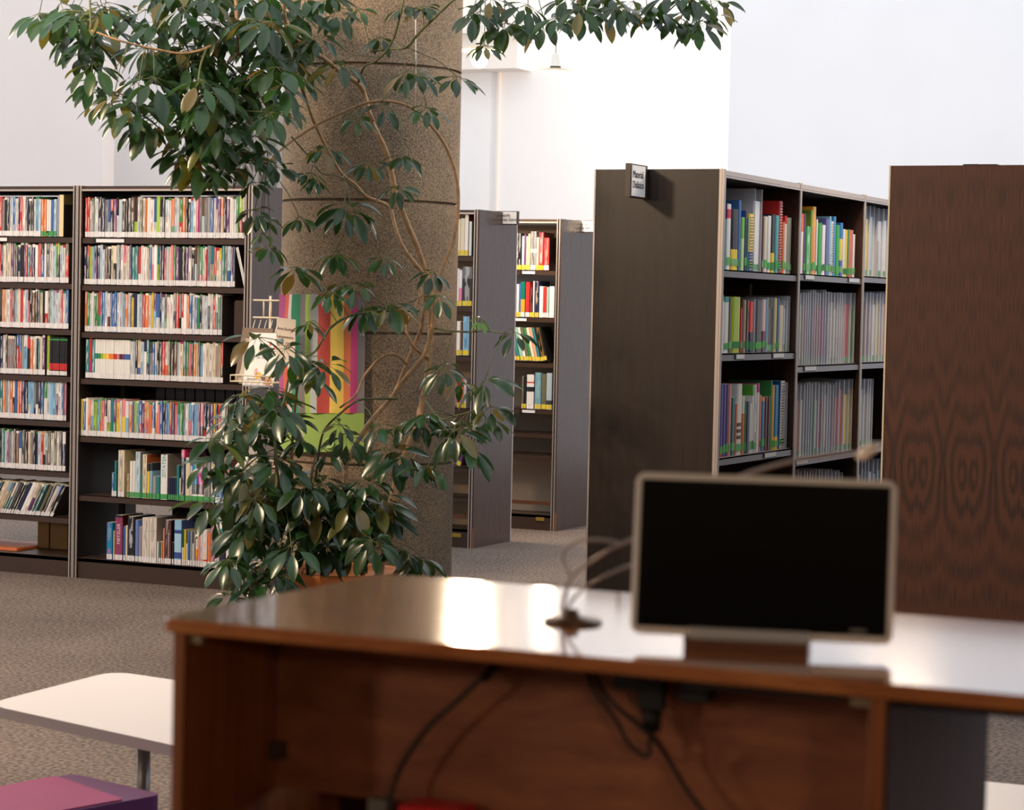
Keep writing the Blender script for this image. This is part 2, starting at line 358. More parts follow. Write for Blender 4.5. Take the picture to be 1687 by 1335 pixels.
bcL1 = xcase('bookcase', LX[0], LX[1]-.001, LY0, LY1, L1, 'dark brown double-sided bookcase cut by left edge of the photo', group=None)
bcL2 = xcase('bookcase', LX[1]+.001, LX[2], LY0, LY1, L2, 'dark brown bookcase of paperbacks between leftmost bookcase and stone column')
m = MB(); m.box((LX[2], LY0+.004, .0), (LX[2]+.016, LY1, Hc)); part(m, 'end_panel', PANELG, bcL2, 'grey brown laminate panel')
m = MB(); m.box((LX[2]+.010, LY0-.002, 0), (LX[2]+.0175, LY0+.003, Hc)); part(m, 'edge_trim', ALU, bcL2)
# comb strip seen behind the children's shelf, and dark sheets added to blacken see-through gaps
for root_, xa_, xb_, zz in ((bcL1, LX[0]+.026, LX[1]-.026, .56), (bcL2, LX[1]+.026, LX[2]-.026, .64)):
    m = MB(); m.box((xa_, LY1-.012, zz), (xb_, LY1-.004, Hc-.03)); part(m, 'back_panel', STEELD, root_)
m = MB()
for i in range(12):
    x = -6.98 + i*.062; m.box((x, LY0+.3, .85), (x+.054, LY0+.31, 1.02))
part(m, 'slotted_back_strip', STEEL, bcL2)
qa = onY(286, 830, LY1); m = MB(); m.box((qa.x, LY1-.012, .11), (LX[2]-.026, LY1-.004, .43)); part(m, 'back_panel', STEELD, bcL2)  # dark sheet added to blacken the lowest gap
# label holder strips on shelves
def lab(root, x0, x1, y, z, mt=LABELW):
    m = MB(); m.box((x0-.02, y-.003, z-.006), (x1+.004, y-.001, z-.028), 0); part(m, 'label_holder', STEELD, root)
    m = MB(); m.box((x0, y-.005, z-.008), (x1, y-.0035, z-.026)); part(m, 'shelf_label', mt, root, 'white paper shelf label')
p0 = onY(157, 398, LY0); p1 = onY(203, 398, LY0); lab(bcL2, p0.x, p1.x, LY0+.012, L2[0])
lab(bcL1, LX[0]+.3, onY(10, 393, LY0).x, LY0+.012, L1[0])
# back rows
AX, BX = -6.238, -6.282
shA = [1.776, 1.47, 1.170, .85, .49, .31, .115]
shB = [1.718, 1.406, 1.108, .80, .642, .50, .102]
bcA = xcase('bookcase', AX-1.05, AX, 12.715, 13.255, shA, 'dark bookcase with Filosofia sign, just right of the column', back=BEIGE)
bcB = xcase('bookcase', BX-1.05, BX, 14.035, 14.575, shB, 'rear dark bookcase with yellow-labelled books and mostly empty beige lower shelves', back=BEIGE)
for root, X, y0 in ((bcA, AX, 12.715), (bcB, BX, 14.035)):
    m = MB(); m.box((X+.0, y0+.004, 0), (X+.008, y0+.54, Hc)); part(m, 'end_panel', PANELG, root, 'satin grey brown end panel')
    m = MB(); m.box((X-.002, y0+.532, 0), (X+.01, y0+.545, Hc)); part(m, 'rear_trim', ALU, root)
    m = MB(); m.box((X+.001, y0-.001, .0), (X+.014, y0+.004, .12)); part(m, 'chipped_veneer_edge', mat('bare reddish wood', rgb(120, 74, 46), .6), root, 'worn reddish edge at the foot')
    m = MB(); m.box((X-.135, y0+.008, .062), (X-.075, y0+.013, .085)); part(m, 'maker_badge', mat('yellow brass badge', rgb(170, 140, 60), .4, .4), root, 'small yellow badge')
    z = .19 if X == BX else .2
    m = MB(); m.box((X-1.02, y0+.018, z-.024), (X-.03, y0+.04, z)); part(m, 'low_rail', mat('reddish brown rail', rgb(92, 56, 34), .5), root)
def flagsign(root, x0, x1, y, z0, z1, lines, size):
    m = MB(); m.box((x0-.012, y, z0-.006), (x1+.008, y+.02, z1+.004), 0); s = part(m, 'sign_holder', STEEL, root)
    m = MB(); m.box((x0, y-.004, z0), (x1, y-.001, z1)); part(m, 'sign_card', WHITE, root, 'white card with dark lettering')
    text(lines, (x0+.012, y-.0055, z1-.012-size*.7), size, FACE_MY, INK, 'lettering', root)
p0 = onY(816, 349, 13.05); p1 = onY(851, 369, 13.05)
flagsign(bcA, p0.x+.008, p1.x, 13.05, p1.z, p0.z, 'Filosofia\nObras Gerais', .026)
p0 = onY(948, 364, 14.37); p1 = onY(984, 382, 14.37)
flagsign(bcB, p0.x, p1.x, 14.37, p1.z, p0.z, 'Ciências Sociais\nPsicologia', .024)
lab(bcB, onY(859, 448, 14.03).x, onY(880, 448, 14.03).x, 14.047, shB[0]); lab(bcB, onY(848, 525, 14.03).x, onY(866, 525, 14.03).x, 14.047, shB[1]); lab(bcB, onY(859, 677, 14.03).x, onY(880, 677, 14.03).x, 14.047, shB[3])
# white board leaning behind second shelf of row B
m = MB(); q0 = onY(845, 452, 14.26); q1 = onY(917, 464, 14.26); m.box((q0.x, 14.26, shB[1]), (q1.x, 14.275, q0.z)); tag(m.build('white_board', WHITE), 'white sheet of board standing behind books on second shelf of rear bookcase', 'board')
# right double bookcase, shelves face +X
RX0, RX1 = -3.893, -3.331
RY = [9.075, 10.078, 11.072, 12.07]
sh = [[1.645, 1.297, .862, .45, .107], [1.650, 1.233, .808, .42, .107], [1.660, 1.235, .812, .42, .107]]
LAVT = mat('pale grey satin shelf front', rgb(120, 116, 122), .32, .2)
labels_R = ['tall dark bookcase bay with Material Didático sign on its end panel', 'middle bay of the right bookcase row, full of clear plastic sleeves', 'far bay of the right bookcase row beside the rosewood panel']
bcR = []
for u in range(3):
    y0, y1 = RY[u]+.012, RY[u+1]-.012
    root = empty('bookcase', ((RX0+RX1)/2, (y0+y1)/2, 0), labels_R[u], 'bookcase'); bcR.append(root)
    for yy in (y0-.011, y1-.0): 
        m = MB(); m.box((RX0+.005, yy, 0), (RX1-.004, yy+.011, Hc)); part(m, 'side_panel', PANEL, root)
        m = MB(); m.box((RX1-.006, yy, 0), (RX1+.002, yy+.0105, Hc+.001)); part(m, 'edge_trim', ALU, root, 'pale aluminium edge strip')
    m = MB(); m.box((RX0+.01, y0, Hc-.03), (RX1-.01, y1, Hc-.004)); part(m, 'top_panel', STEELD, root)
    m = MB(); m.box((RX1-.008, y0, Hc-.024), (RX1, y1, Hc-.004)); m.box((RX1-.008, y0, Hc-.034), (RX1+.003, y1, Hc-.026)); part(m, 'top_trim', ALU, root, 'pale aluminium fascia')
    m = MB(); m.box(((RX0+RX1)/2-.01, y0, .1), ((RX0+RX1)/2+.01, y1, Hc-.03)); part(m, 'back_panel', PANEL, root)
    for i, z in enumerate(sh[u]):
        m = MB(); lo = 0 if i == 4 else z-.031
        m.box((RX1-.27, y0+.002, z-.006), (RX1-.006, y1-.002, z)); m.box((RX1-.01, y0+.002, lo), (RX1-.006, y1-.002, z)); part(m, 'base_plinth' if i == 4 else 'shelf', LAVT if i < 4 else STEEL, root)
E0 = RY[0]-.022
m = MB(); m.box((RX0, E0, 0), (RX1-.012, RY[0]+.001, Hc)); part(m, 'end_panel', wood('very dark walnut veneer', rgb(27, 16, 12), rgb(43, 27, 20), 'Z', 10, .42), bcR[0], 'very dark walnut veneer panel')
m = MB(); m.box((RX0-.007, E0-.003, 0), (RX0+.0, RY[0], Hc+.001)); m.box((RX1-.012, E0-.003, 0), (RX1+.0, RY[0]-.004, Hc+.001)); m.box((RX1+.0005, E0-.002, 0), (RX1+.009, RY[0], Hc)); part(m, 'edge_trim', ALU, bcR[0])
def labX(root, px0, px1, py, z):
    a = onX(px0, py, RX1); b_ = onX(px1, py, RX1)
    m = MB(); m.box((RX1-.006, a.y-.012, z-.027), (RX1-.003, b_.y+.004, z-.003)); part(m, 'label_holder', STEELD, root)
    m = MB(); m.box((RX1-.003, a.y, z-.024), (RX1-.001, b_.y, z-.006)); part(m, 'shelf_label', LABELW, root, 'white paper shelf label')
labX(bcR[1], 1328, 1342, 455, 1.650); labX(bcR[1], 1400, 1416, 457, 1.650)
labX(bcR[0], 1214, 1227, 588, 1.297); labX(bcR[0], 1275, 1292, 588, 1.297); labX(bcR[1], 1327, 1345, 606, 1.233)
labX(bcR[0], 1261, 1279, 748, .862); labX(bcR[1], 1313, 1331, 761, .808)
# flag sign on the end panel, read from +X
ga = onZ(1069, 275, 2.066); SY0, SY1 = E0-.19, E0-.003; SX = -3.66
m = MB(); m.box((SX-.022, SY0, 1.93), (SX, SY1, 2.068)); part(m, 'sign_holder', STEEL, bcR[0])
m = MB(); m.box((SX, SY0+.012, 1.936), (SX+.003, SY1-.03, 2.062)); part(m, 'sign_card', WHITE, bcR[0], 'white card reading Material Didático')
text('Material\nDidático', (SX+.004, SY0+.02, 2.012), .042, FACE_PX, INK, 'lettering', bcR[0], sx=.82)
# rightmost bookcase: rosewood end
root = empty('bookcase', (-2.3, 10.3, 0), 'bookcase with tall reddish rosewood-veneered end panel at right edge of photo', 'bookcase')
RW = rosewood()
m = MB(); m.box((-2.586, 8.93, 0), (-2.0, 8.955, Hc)); part(m, 'end_panel', RW, root, 'reddish brown bookmatched rosewood panel')
m = MB(); m.box((-2.593, 8.927, 0), (-2.587, 8.957, Hc+.001)); m.box((-2.0, 8.927, 0), (-1.992, 8.957, Hc+.001)); part(m, 'edge_trim', mat('pale cream edge strip', rgb(225, 205, 170), .5), root)
for q in range(3):
    for z in (.107, .45, .85, 1.24, 1.65): 
        m = MB(); m.box((-2.575, 8.96+q, z-.03), (-2.01, 8.95+q+1, z)); part(m, 'shelf', STEEL, root)
    m = MB(); m.box((-2.586, 8.957+q+(.0 if q else 0), 0), (-2.0, 8.967+q, Hc)) if q else m.box((-2.575, 9.0, 2.0), (-2.01, 11.9, Hc-.004)); part(m, 'side_panel' if q else 'top_panel', PANEL, root)
m = MB(); m.box((-2.32, 8.96, .1), (-2.30, 11.9, 2.0)); part(m, 'back_panel', PANEL, root)
q0 = onY(1592, 268, 9.05); m = MB(); m.box((q0.x, 9.0, Hc-.003), (q0.x+.06, 9.07, Hc+.009)); m.box((q0.x+.02, 9.01, Hc+.009), (q0.x+.13, 9.05, Hc+.003)); tag(m.build('sign_clip', STEELD), 'small dark clip lying on top of the rosewood-ended bookcase', 'clip')
# ------------------------------------------------------------------ books
CREAM_PG = rgb(222, 212, 192)
PAL = {'white': (228,226,224), 'cream': (222,210,182), 'grey': (148,148,150), 'black': (34,32,36), 'navy': (36,44,82), 'blue': (52,104,176), 'light blue': (128,184,222),
       'teal': (28,128,132), 'green': (52,140,72), 'lime': (158,196,58), 'yellow': (232,200,56), 'orange': (232,116,48), 'red': (204,44,46), 'pink': (226,128,140),
       'magenta': (196,40,120), 'purple': (108,58,122), 'violet': (88,76,160), 'brown': (112,74,52), 'maroon': (92,36,44), 'beige': (196,176,140), 'olive': (104,104,76), 'dark grey': (74,74,80), 'pale blue': (190,210,226), 'mint': (150, 206, 188), 'salmon': (236,150,124)}
def pc(n, j=.06):
    r, g, b_ = PAL[n]; k = 1+random.uniform(-j, j)
    g0 = .3*r+.55*g+.15*b_
    return rgb(*[max(0, min(248, (c*.86+g0*.14)*k)) for c in (r, g, b_)])
LW = rgb(232, 230, 234); LG = rgb(66, 158, 82); LYW = rgb(226, 200, 50)
def bookgeo(mb, o, ax_t, ax_d, th, hh, dp, col, lab=None, labh=.027, top=None, topf=.2, bot=None, botf=.2, txt=None, side=None, zones=None, lean=0, up=Vector((0,0,1)), page=CREAM_PG, matid=0):
    """o = lower outer corner of the spine; ax_t runs along the shelf, ax_d from the spine into the shelf"""
    o = Vector(o); 
    if lean:
        rot = Matrix.Rotation(lean, 3, ax_d); T = rot @ ax_t; U = rot @ up
    else: T, U = ax_t, up
    e = min(.0025, th*.22)
    sec = [(0, dp), (0, e), (th*.22, 0), (th*.78, 0), (th, e), (th, dp)]
    zs = [0]; cols = []
    lh = min(labh, hh*.25)
    if lab: zs.append(.002); cols.append(col); zs.append(lh+.002); cols.append(lab)
    if bot: zs.append(hh*botf); cols.append(bot)
    if zones:
        for fr, cz in zones: zs.append(hh*fr); cols.append(cz)
    elif top: zs.append(hh*(1-topf)); cols.append(col); zs.append(hh); cols.append(top)
    else: zs.append(hh); cols.append(col)
    tx = (*txt, 1) if txt else (0, 0, 0, 0)
    seed = random.random()*40//1
    rings = []
    for z in zs: rings.append(mb.verts([o + T*s + ax_d*d + U*z for s, d in sec]))
    for i in range(len(zs)-1):
        v0, v1 = zs[i]/hh+seed, zs[i+1]/hh+seed
        for k in range(5):
            a = rings[i]; b_ = rings[i+1]; cc = cols[i]; t_ = (0, 0, 0, 0)
            uv = None
            if k in (1, 2, 3):
                us = (.0, .22, .78, 1.)[k-1:k+1]; uv = [(us[0], v0), (us[1], v0), (us[1], v1), (us[0], v1)]
                if not (lab and i == 1) and txt: t_ = tx
                if lab and i == 1: t_ = (.25, .25, .3, .6)
            elif side: cc = side
            elif lab and i == 1: cc = col
            mb.face([a+k, a+k+1, b_+k+1, b_+k], matid, cc, t_, uv)
    # page block: top and bottom and fore edge
    for ring, rev in ((rings[-1], False), (rings[0], True)):
        f = [ring+k for k in range(6)]
        mb.face(f[::-1] if rev else f, matid, page if th > .006 else col)
    a, b_ = rings[0], rings[-1]
    mb.face([a+5, a, b_, b_+5], matid, page)
ORD = ['zeroth','first','second','third','fourth','fifth','sixth','seventh','eighth','ninth','tenth','eleventh','twelfth','thirteenth','fourteenth','fifteenth','sixteenth','seventeenth','eighteenth','nineteenth','twentieth']
for i in range(1, 80):
    if i > 20:
        t_ = ['', '', 'twenty', 'thirty', 'forty', 'fifty', 'sixty', 'seventy', 'eighty', 'ninety', 'hundred'][i//10]
        ORD.append({'twenty':'twentieth','thirty':'thirtieth','forty':'fortieth','fifty':'fiftieth','sixty':'sixtieth','seventy':'seventieth'}[t_] if i % 10 == 0 else t_+'-'+ORD[i % 10])
AX_, AY_ = Vector((1,0,0)), Vector((0,1,0))
def spinebook(px, z, th, hh, dp, y0, cname, labc=LW, **k):
    m = MB(); o = Vector((px, y0, z)); bookgeo(m, (px, y0, z+.0005), AX_, AY_, th, hh, dp, pc(cname), labc, **k)
    return m
NOVEL = ['white']*16+['cream']*7+['pale blue']*3+['grey']*3+['black']*7+['navy']*5+['blue']*4+['light blue']*3+['teal']*3+['green']*2+['lime']+['yellow']*1+['orange']*3+['red']*4+['pink']*2+['magenta']+['purple']*3+['maroon']+['brown']*2+['beige']+['dark grey']*3+['pale blue']*3+['olive']
KIDS = ['orange']*6+['yellow']*4+['blue']*4+['red']*4+['white']*4+['lime']*3+['green']*3+['navy']*3+['pink']*2+['light blue']*3+['cream']*3+['purple']*2+['black']*2+['teal']
BLUES = ['blue']*6+['light blue']*5+['white']*8+['navy']*3+['red']*3+['orange']*3+['green']*3+['grey']*3+['pale blue']*5+['yellow']+['purple']*2+['black']
DARKS = ['black']*6+['navy']*4+['dark grey']*4+['white']*4+['brown']*2+['purple']*2+['red']*2+['cream']*3+['teal']*2+['grey']*3+['olive']*2+['pale blue']*2
def style(cn):
    dark = cn in ('black','navy','blue','purple','maroon','brown','dark grey','red','green','teal','violet','olive','magenta','orange')
    txt = rgb(235, 230, 225) if dark else random.choice([rgb(60,50,60), rgb(150,40,50), rgb(40,60,110)])
    d = dict(txt=txt if random.random() < .85 else None)
    r = random.random()
    if r < .22: d['top'] = pc(random.choice(NOVEL)); d['topf'] = random.choice([.08, .3, .45, .6])
    elif r < .34: d['bot'] = pc(random.choice(NOVEL)); d['botf'] = random.choice([.3, .4, .55])
    elif r < .7: d['top'] = pc(random.choice(['green', 'white', cn])); d['topf'] = .06
    return d
def bookrow(case, ncase, x0, x1, z, y0, shelfname, pal=NOVEL, hmin=.196, hmax=.212, tmin=.011, tmax=.021, first=(), combined=None, dp=.135, lean=0, start=1, gap=0):
    x = x0; i = start; L = []
    seq = list(first)
    while True:
        th = random.uniform(tmin, tmax); cn = None; st = None; hh = random.uniform(hmin, hmax); lb = LW
        if seq:
            e = seq.pop(0); cn = e[0]; th = e[1] or th; st = e[2] if len(e) > 2 else None; hh = e[3] if len(e) > 3 and e[3] else hh
            if len(e) > 4: lb = e[4]
        if x+th > x1: break
        cn = cn or random.choice(pal); st = dict(st) if st is not None else style(cn)
        if st.get('bot') and lb: pass
        L.append((x, th, hh, cn, st, lb)); x += th+.0006+gap
    if L: L[-1][4].setdefault('side', rgb(58, 52, 52))
    for (xx, th, hh, cn, st, lb) in L:
        m = combined if combined is not None else MB()
        yj = random.uniform(0, .004)
        bookgeo(m, (xx, y0+yj, z+.0005), AX_, AY_, th, hh, dp, pc(cn), lb, lean=lean, **st)
        if combined is None:
            o = m.build('paperback_book', BOOK, loc=(xx, y0+yj, z))
            tag(o, '%s paperback, %s from left on %s of bookcase beside the column' % (cn, ORD[i], shelfname), 'book', 'paperbacks on the %s' % shelfname)
        i += 1
    return x
BY = LY0+.02
def lx(px, py=400): return onY(px, py, BY).x
wht = lambda c: ('white', .0156, dict(txt=(.3,.3,.3)), .204)
# unit 2 (individual things)
bookrow(bcL2, 2, lx(139), lx(403), L2[0], BY, 'top shelf', NOVEL)
bookrow(bcL2, 2, lx(138), lx(390), L2[1], BY, 'second shelf', NOVEL)
bookrow(bcL2, 2, lx(141), lx(371), L2[2], BY, 'third shelf', BLUES, .198, .215, first=[('salmon', .012, {'bot': pc('orange'), 'botf': .7, 'txt': (.2,.2,.2)}), ('green', .016), ('white', .013), ('white', .013), ('green', .012), ('green', .012), ('green', .016)])
WS = pc('white', 0)
wset = [('white', .0163, dict(txt=None, zones=[(.5, WS), (.64, pc(c)), (1, WS)]), .204) for c in ('teal','green','lime','yellow','yellow','orange','orange','red','pink','maroon','purple','blue','blue')]
bookrow(bcL2, 2, lx(143), lx(374), L2[3], BY, 'fourth shelf', NOVEL, first=[('teal', .022), ('magenta', .016), ('teal', .02)] + wset)
bookrow(bcL2, 2, lx(136), lx(392), L2[4], BY, 'fifth shelf', KIDS, .19, .2)
def px_book(shelf, case, z, y0, px0, px1, pytop, cname, lab=LW, dp=.16, extra=None, name='paperback_book', place='', group=None, labelh=.027, ordn=None, desc=None, parity='paperback', combined=None, title=None):
    a = onY(px0, pytop, y0); b_ = onY(px1, pytop, y0)
    th = b_.x-a.x-.0006; hh = a.z-z
    m = MB(); st = dict(extra) if extra is not None else style(cname)
    bookgeo(m, (a.x, y0, z+.0005), AX_, AY_, th, hh, dp, pc(cname, .02), lab, labh=labelh, **st)
    o = m.build(name, BOOK, loc=(a.x, y0, z))
    tag(o, desc or ('%s %s, %s from left on %s' % (cname, parity, ORD[ordn], place)), 'book', group)
    if title:
        txt_, size, colr, zz, sxx = title
        mtx = FACE_MY @ Matrix.Rotation(math.pi/2, 4, 'Z')
        t = text(txt_, (a.x+th*.5+size*.36, y0-.0012, z+zz), size, mtx, mat('ink '+txt_, colr, .5), 'spine_title', None, .0003, sx=sxx)
        t.parent = o; t.matrix_parent_inverse = Matrix.Translation(-Vector(o.location))
    return o
# sixth shelf (reference books with green labels) : px0, px1, pytop, colour, label, extra, description
C6 = 'on the sixth shelf of bookcase beside the column'
S6 = [(184,188,779,'blue',LW,None),(188.5,192,760,'teal',LW,dict(bot=pc('teal'))),(195,205,742,'cream',LW,dict(txt=rgb(80,80,130), side=rgb(196,180,140))),
 (209,212,781,'beige',LG,None),(214,218,760,'white',LG,{}),(218.5,223,760,'white',LG,{}),(223.5,231,744.5,'pale blue',LG,dict(txt=rgb(90,140,160), side=rgb(150,175,180))),(231.5,234,782,'teal',LG,{}),
 (235,242,749,'cream',LG,dict(txt=rgb(60,50,40), side=rgb(190,98,50))),(242.5,246.5,764,'yellow',LG,dict(top=rgb(40,40,40),topf=.22)),(247,251,763,'light blue',LG,dict(top=rgb(50,60,70),topf=.22)),(251.5,257,785,'grey',LG,{}),(257.5,263,785,'teal',LG,{}),
 (265,276,749,'white',LG,dict(side=rgb(150,140,125))),(277,280.5,787,'navy',LG,{}),(281,284,787,'navy',LG,{}),(284.5,287,787,'navy',LG,{}),(287.5,290.5,787,'navy',LG,{}),(291,295,767,'teal',LG,{}),(295.5,298,788,'cream',LG,{}),
 (298.5,305,741,'navy',LG,dict(top=rgb(222,60,120),topf=.15,txt=rgb(230,220,230))),(306,313,754,'cream',LG,dict(zones=[(.88,pc('cream')),(.94,rgb(20,130,180)),(1,pc('cream'))])),(313.5,316.5,768,'white',LG,dict(txt=rgb(60,60,140))),
 (317,326,766,'blue',LG,dict(zones=[(.2,rgb(240,240,240)),(.48,rgb(60,80,90)),(1,rgb(0,128,190))],txt=rgb(240,240,240))),(326.5,336,766,'magenta',LG,dict(zones=[(.2,rgb(240,240,240)),(.48,rgb(96,72,86)),(1,rgb(190,60,150))],txt=rgb(240,240,240))),
 (336.5,346,761,'grey',LG,dict(txt=rgb(40,40,40),zones=[(.6,rgb(160,158,158)),(.72,rgb(240,140,160)),(1,rgb(160,158,158))])),(348,354,749.5,'cream',LG,dict(side=rgb(60,140,170))),(355,368,769,'blue',LW,dict(txt=rgb(200,220,240))),(369,378,752,'pink',LW,dict(txt=rgb(190,80,90)))]
g6 = 'reference books on the sixth shelf'
for i, e in enumerate(S6):
    ti = {13: ('ZITATEN', .030, rgb(60,160,190), .115, 1.0), 20: ('V', .026, rgb(240,230,240), .232, 1.)}.get(i)
    px_book(L2, bcL2, L2[5], BY+.005, e[0], e[1], e[2], e[3], e[4], .19, e[5], 'hardcover_book', C6, g6, ordn=i+1, desc='%s-spined reference book, %s from left %s' % (e[3], ORD[i+1], C6), title=ti)
# DUDEN lettering on the side cover of the orange-sided dictionary
duo = [o for o in bpy.data.objects if o.get('label', '').startswith('cream-spined reference book, ninth')][0]
t = text('DUDEN', (duo.location.x+.032, BY+.03, L2[5]+.213), .033, FACE_PX @ Matrix.Identity(4), mat('ink duden', rgb(40,30,28), .5), 'cover_title', None, .0003); t.parent = duo; t.matrix_parent_inverse = Matrix.Translation(-duo.location)
C7 = 'on the bottom shelf of bookcase beside the column'
S7 = [(176,185,861,'blue',LW,dict(zones=[(1,rgb(20,130,180))],txt=rgb(200,90,170))),(186.5,189,875,'beige',LW,{}),(190,202,849,'magenta',LW,dict(zones=[(.95,rgb(140,60,100)),(1,rgb(30,20,25))],side=rgb(70,20,30))),(203,206.5,868,'blue',LW,{}),(207,210,866,'cream',LW,{}),
 (210.5,222,851,'black',LW,dict(txt=rgb(210,210,220),side=rgb(25,25,30))),(223,228,857,'blue',LW,dict(zones=[(1,rgb(100,130,200))])),(228.5,234,868,'grey',LW,dict(zones=[(1,rgb(150,135,150))])),(234.5,246,853,'white',LW,dict(txt=rgb(150,140,140),zones=[(.7,rgb(215,208,200)),(.705,rgb(120,110,110)),(1,rgb(215,208,200))])),(246.5,258,853,'white',LW,dict(txt=rgb(150,140,140),zones=[(.7,rgb(215,208,200)),(.705,rgb(120,110,110)),(1,rgb(215,208,200))],side=rgb(150,145,142))),
 (258.6,261,893,'white',LW,{}),(261.5,264.5,893,'teal',LW,{}),(265,268,893,'orange',LW,{}),(269,271,871,'salmon',LW,{}),(271.5,282,857,'maroon',LW,dict(txt=rgb(200,180,180),zones=[(.68,rgb(74,48,54)),(.69,rgb(150,130,130)),(1,rgb(74,48,54))],side=rgb(50,32,36))),(283,286,894,'black',LW,{}),
 (287.5,299,857,'light blue',LW,dict(zones=[(.15,rgb(90,160,215)),(.28,rgb(60,80,150)),(.7,rgb(165,205,235)),(.78,rgb(50,70,140)),(1,rgb(140,190,225))],side=rgb(70,90,150))),(300,303,873,'cream',LW,dict(top=rgb(30,90,60),topf=.5)),(303.5,306,873,'yellow',LW,{}),(306.5,309,896,'cream',LW,{}),(309.5,313,875,'blue',LW,{}),(313.5,316.5,876,'grey',LW,{}),(317,319,896,'white',LW,{}),
 (319.5,322,876,'grey',LW,{}),(322.5,326,877,'white',LW,dict(zones=[(.5,rgb(240,150,40)),(1,rgb(236,234,232))],txt=rgb(90,70,150))),(326.5,329.5,880,'salmon',LW,{}),(330,334,880,'white',LW,dict(txt=rgb(90,70,170))),(334.5,341,873,'white',LW,dict(zones=[(.2,rgb(220,70,50)),(1,rgb(230,228,232))],txt=rgb(240,140,40))),(342,347,878,'orange',LW,{}),
 (347.5,354,866,'pink',LW,dict(zones=[(1,rgb(190,130,160))])),(354.5,361,880,'white',LW,dict(txt=rgb(120,40,60))),(361.5,371,860,'teal',LW,dict(zones=[(.55,rgb(50,40,70)),(.85,rgb(50,150,170)),(1,rgb(235,235,235))],txt=rgb(30,40,60))),(372,378,905,'white',LW,{}),(379,388,900,'blue',LW,{}),(389,398,908,'white',LW,{}),(399,410,900,'salmon',LW,{})]
g7 = 'large books on the bottom shelf'
for i, e in enumerate(S7):
    ti = {0: ('1000', .034, rgb(90,190,215), .10, 1.), 2: ('METZLER', .026, rgb(235,220,225), .085, 1.0), 5: ('feminista', .020, rgb(225,225,225), .07, 1.)}.get(i)
    px_book(L2, bcL2, L2[6], BY+.005, e[0], e[1], e[2], e[3], e[4], .19, e[5], 'hardcover_book', C7, g7, ordn=i+1, desc='%s-spined large book, %s from left %s' % (e[3], ORD[i+1], C7), title=ti)
# leaning book and bookends
m = MB(); pA = onY(398, 470, BY); bookgeo(m, (onY(411, 474, BY).x-.034, BY, L2[1]+.001), AX_, AY_, .016, .205, .13, pc('white'), LW, lean=-.26, side=rgb(34,30,34), txt=(.2,.2,.2)); tag(m.build('paperback_book', BOOK, loc=(0, 0, 0)), 'black-covered paperback leaning left at right end of second shelf beside the column', 'book')
def bookend(x0, x1, y, z0, z1, desc):
    m = MB(); m.rbox((0, 0, 0), (x1-x0, z1-z0, .003), .012, bev=.0005, M=Matrix.Translation((x0, y, z0)) @ FACE_MY); m.box((x0, y, z0), (x1, y+.1, z0+.003)); tag(m.build('bookend', STEEL), desc, 'bookend')
q0 = onY(385, 495, BY+.02); q1 = onY(412, 553, BY+.02); bookend(q0.x, q1.x, BY+.03, L2[2]+.001, q0.z, 'brown metal bookend plate at right end of third shelf beside the column')
# unit 1: one combined object for the remaining paperbacks, plus the far-side rows glimpsed through the gaps
cm_ = MB(); X1L = LX[0]+.05
l1x = lambda px: onY(px, 400, BY).x
redset = [('black', .0155, dict(zones=[(.12, pc('red')), (.32, pc('red')), (.93, pc('black')), (.96, rgb(60,170,80)), (1, pc('black'))]), .2)]*8
bookrow(None, 1, X1L, l1x(67)-.03*0, L1[0], BY, '', BLUES+NOVEL, combined=cm_)
xx = bookrow(None, 1, l1x(52), l1x(76), L1[0], BY, '', ['salmon','pink','salmon','red'], combined=cm_, first=[('salmon',.0166,dict(txt=rgb(240,230,225))), ('red',.0166,dict(txt=rgb(240,230,225)))]) if False else 0
bookrow(None, 1, X1L, l1x(113), L1[1], BY, '', NOVEL, combined=cm_)
bookrow(None, 1, X1L, l1x(115), L1[2], BY, '', NOVEL, combined=cm_)
bookrow(None, 1, X1L, l1x(78), L1[3], BY, '', NOVEL, combined=cm_)
bookrow(None, 1, l1x(79), l1x(115), L1[3], BY, '', NOVEL, combined=cm_, first=[('lime', .016)]+redset)
bookrow(None, 1, X1L, l1x(113), L1[4], BY, '', BLUES+KIDS+DARKS, combined=cm_)
bookrow(None, 1, X1L, l1x(113), L1[5], BY, '', DARKS+['white']*3, combined=cm_)
bookrow(None, 1, X1L, l1x(96), L1[6], BY, '', DARKS, .19, .2, .012, .019, combined=cm_, lean=.48, gap=.003)
for (px0, px1, zz) in ((235, 332, L2[1]), (370, 412, L2[1]), (232, 408, L2[2]), (300, 330, L2[3]), (230, 300, L2[5])):
    bookrow(None, 2, lx(px0)+.05, lx(px1)+.05, zz, LY1-.165, '', NOVEL, .2, .235, .02, .035, combined=cm_)
tag(cm_.build('rows_of_paperbacks', BOOK), 'packed rows of mixed paperbacks with white call labels filling the leftmost bookcase and gaps beside it', 'books', kind='stuff')
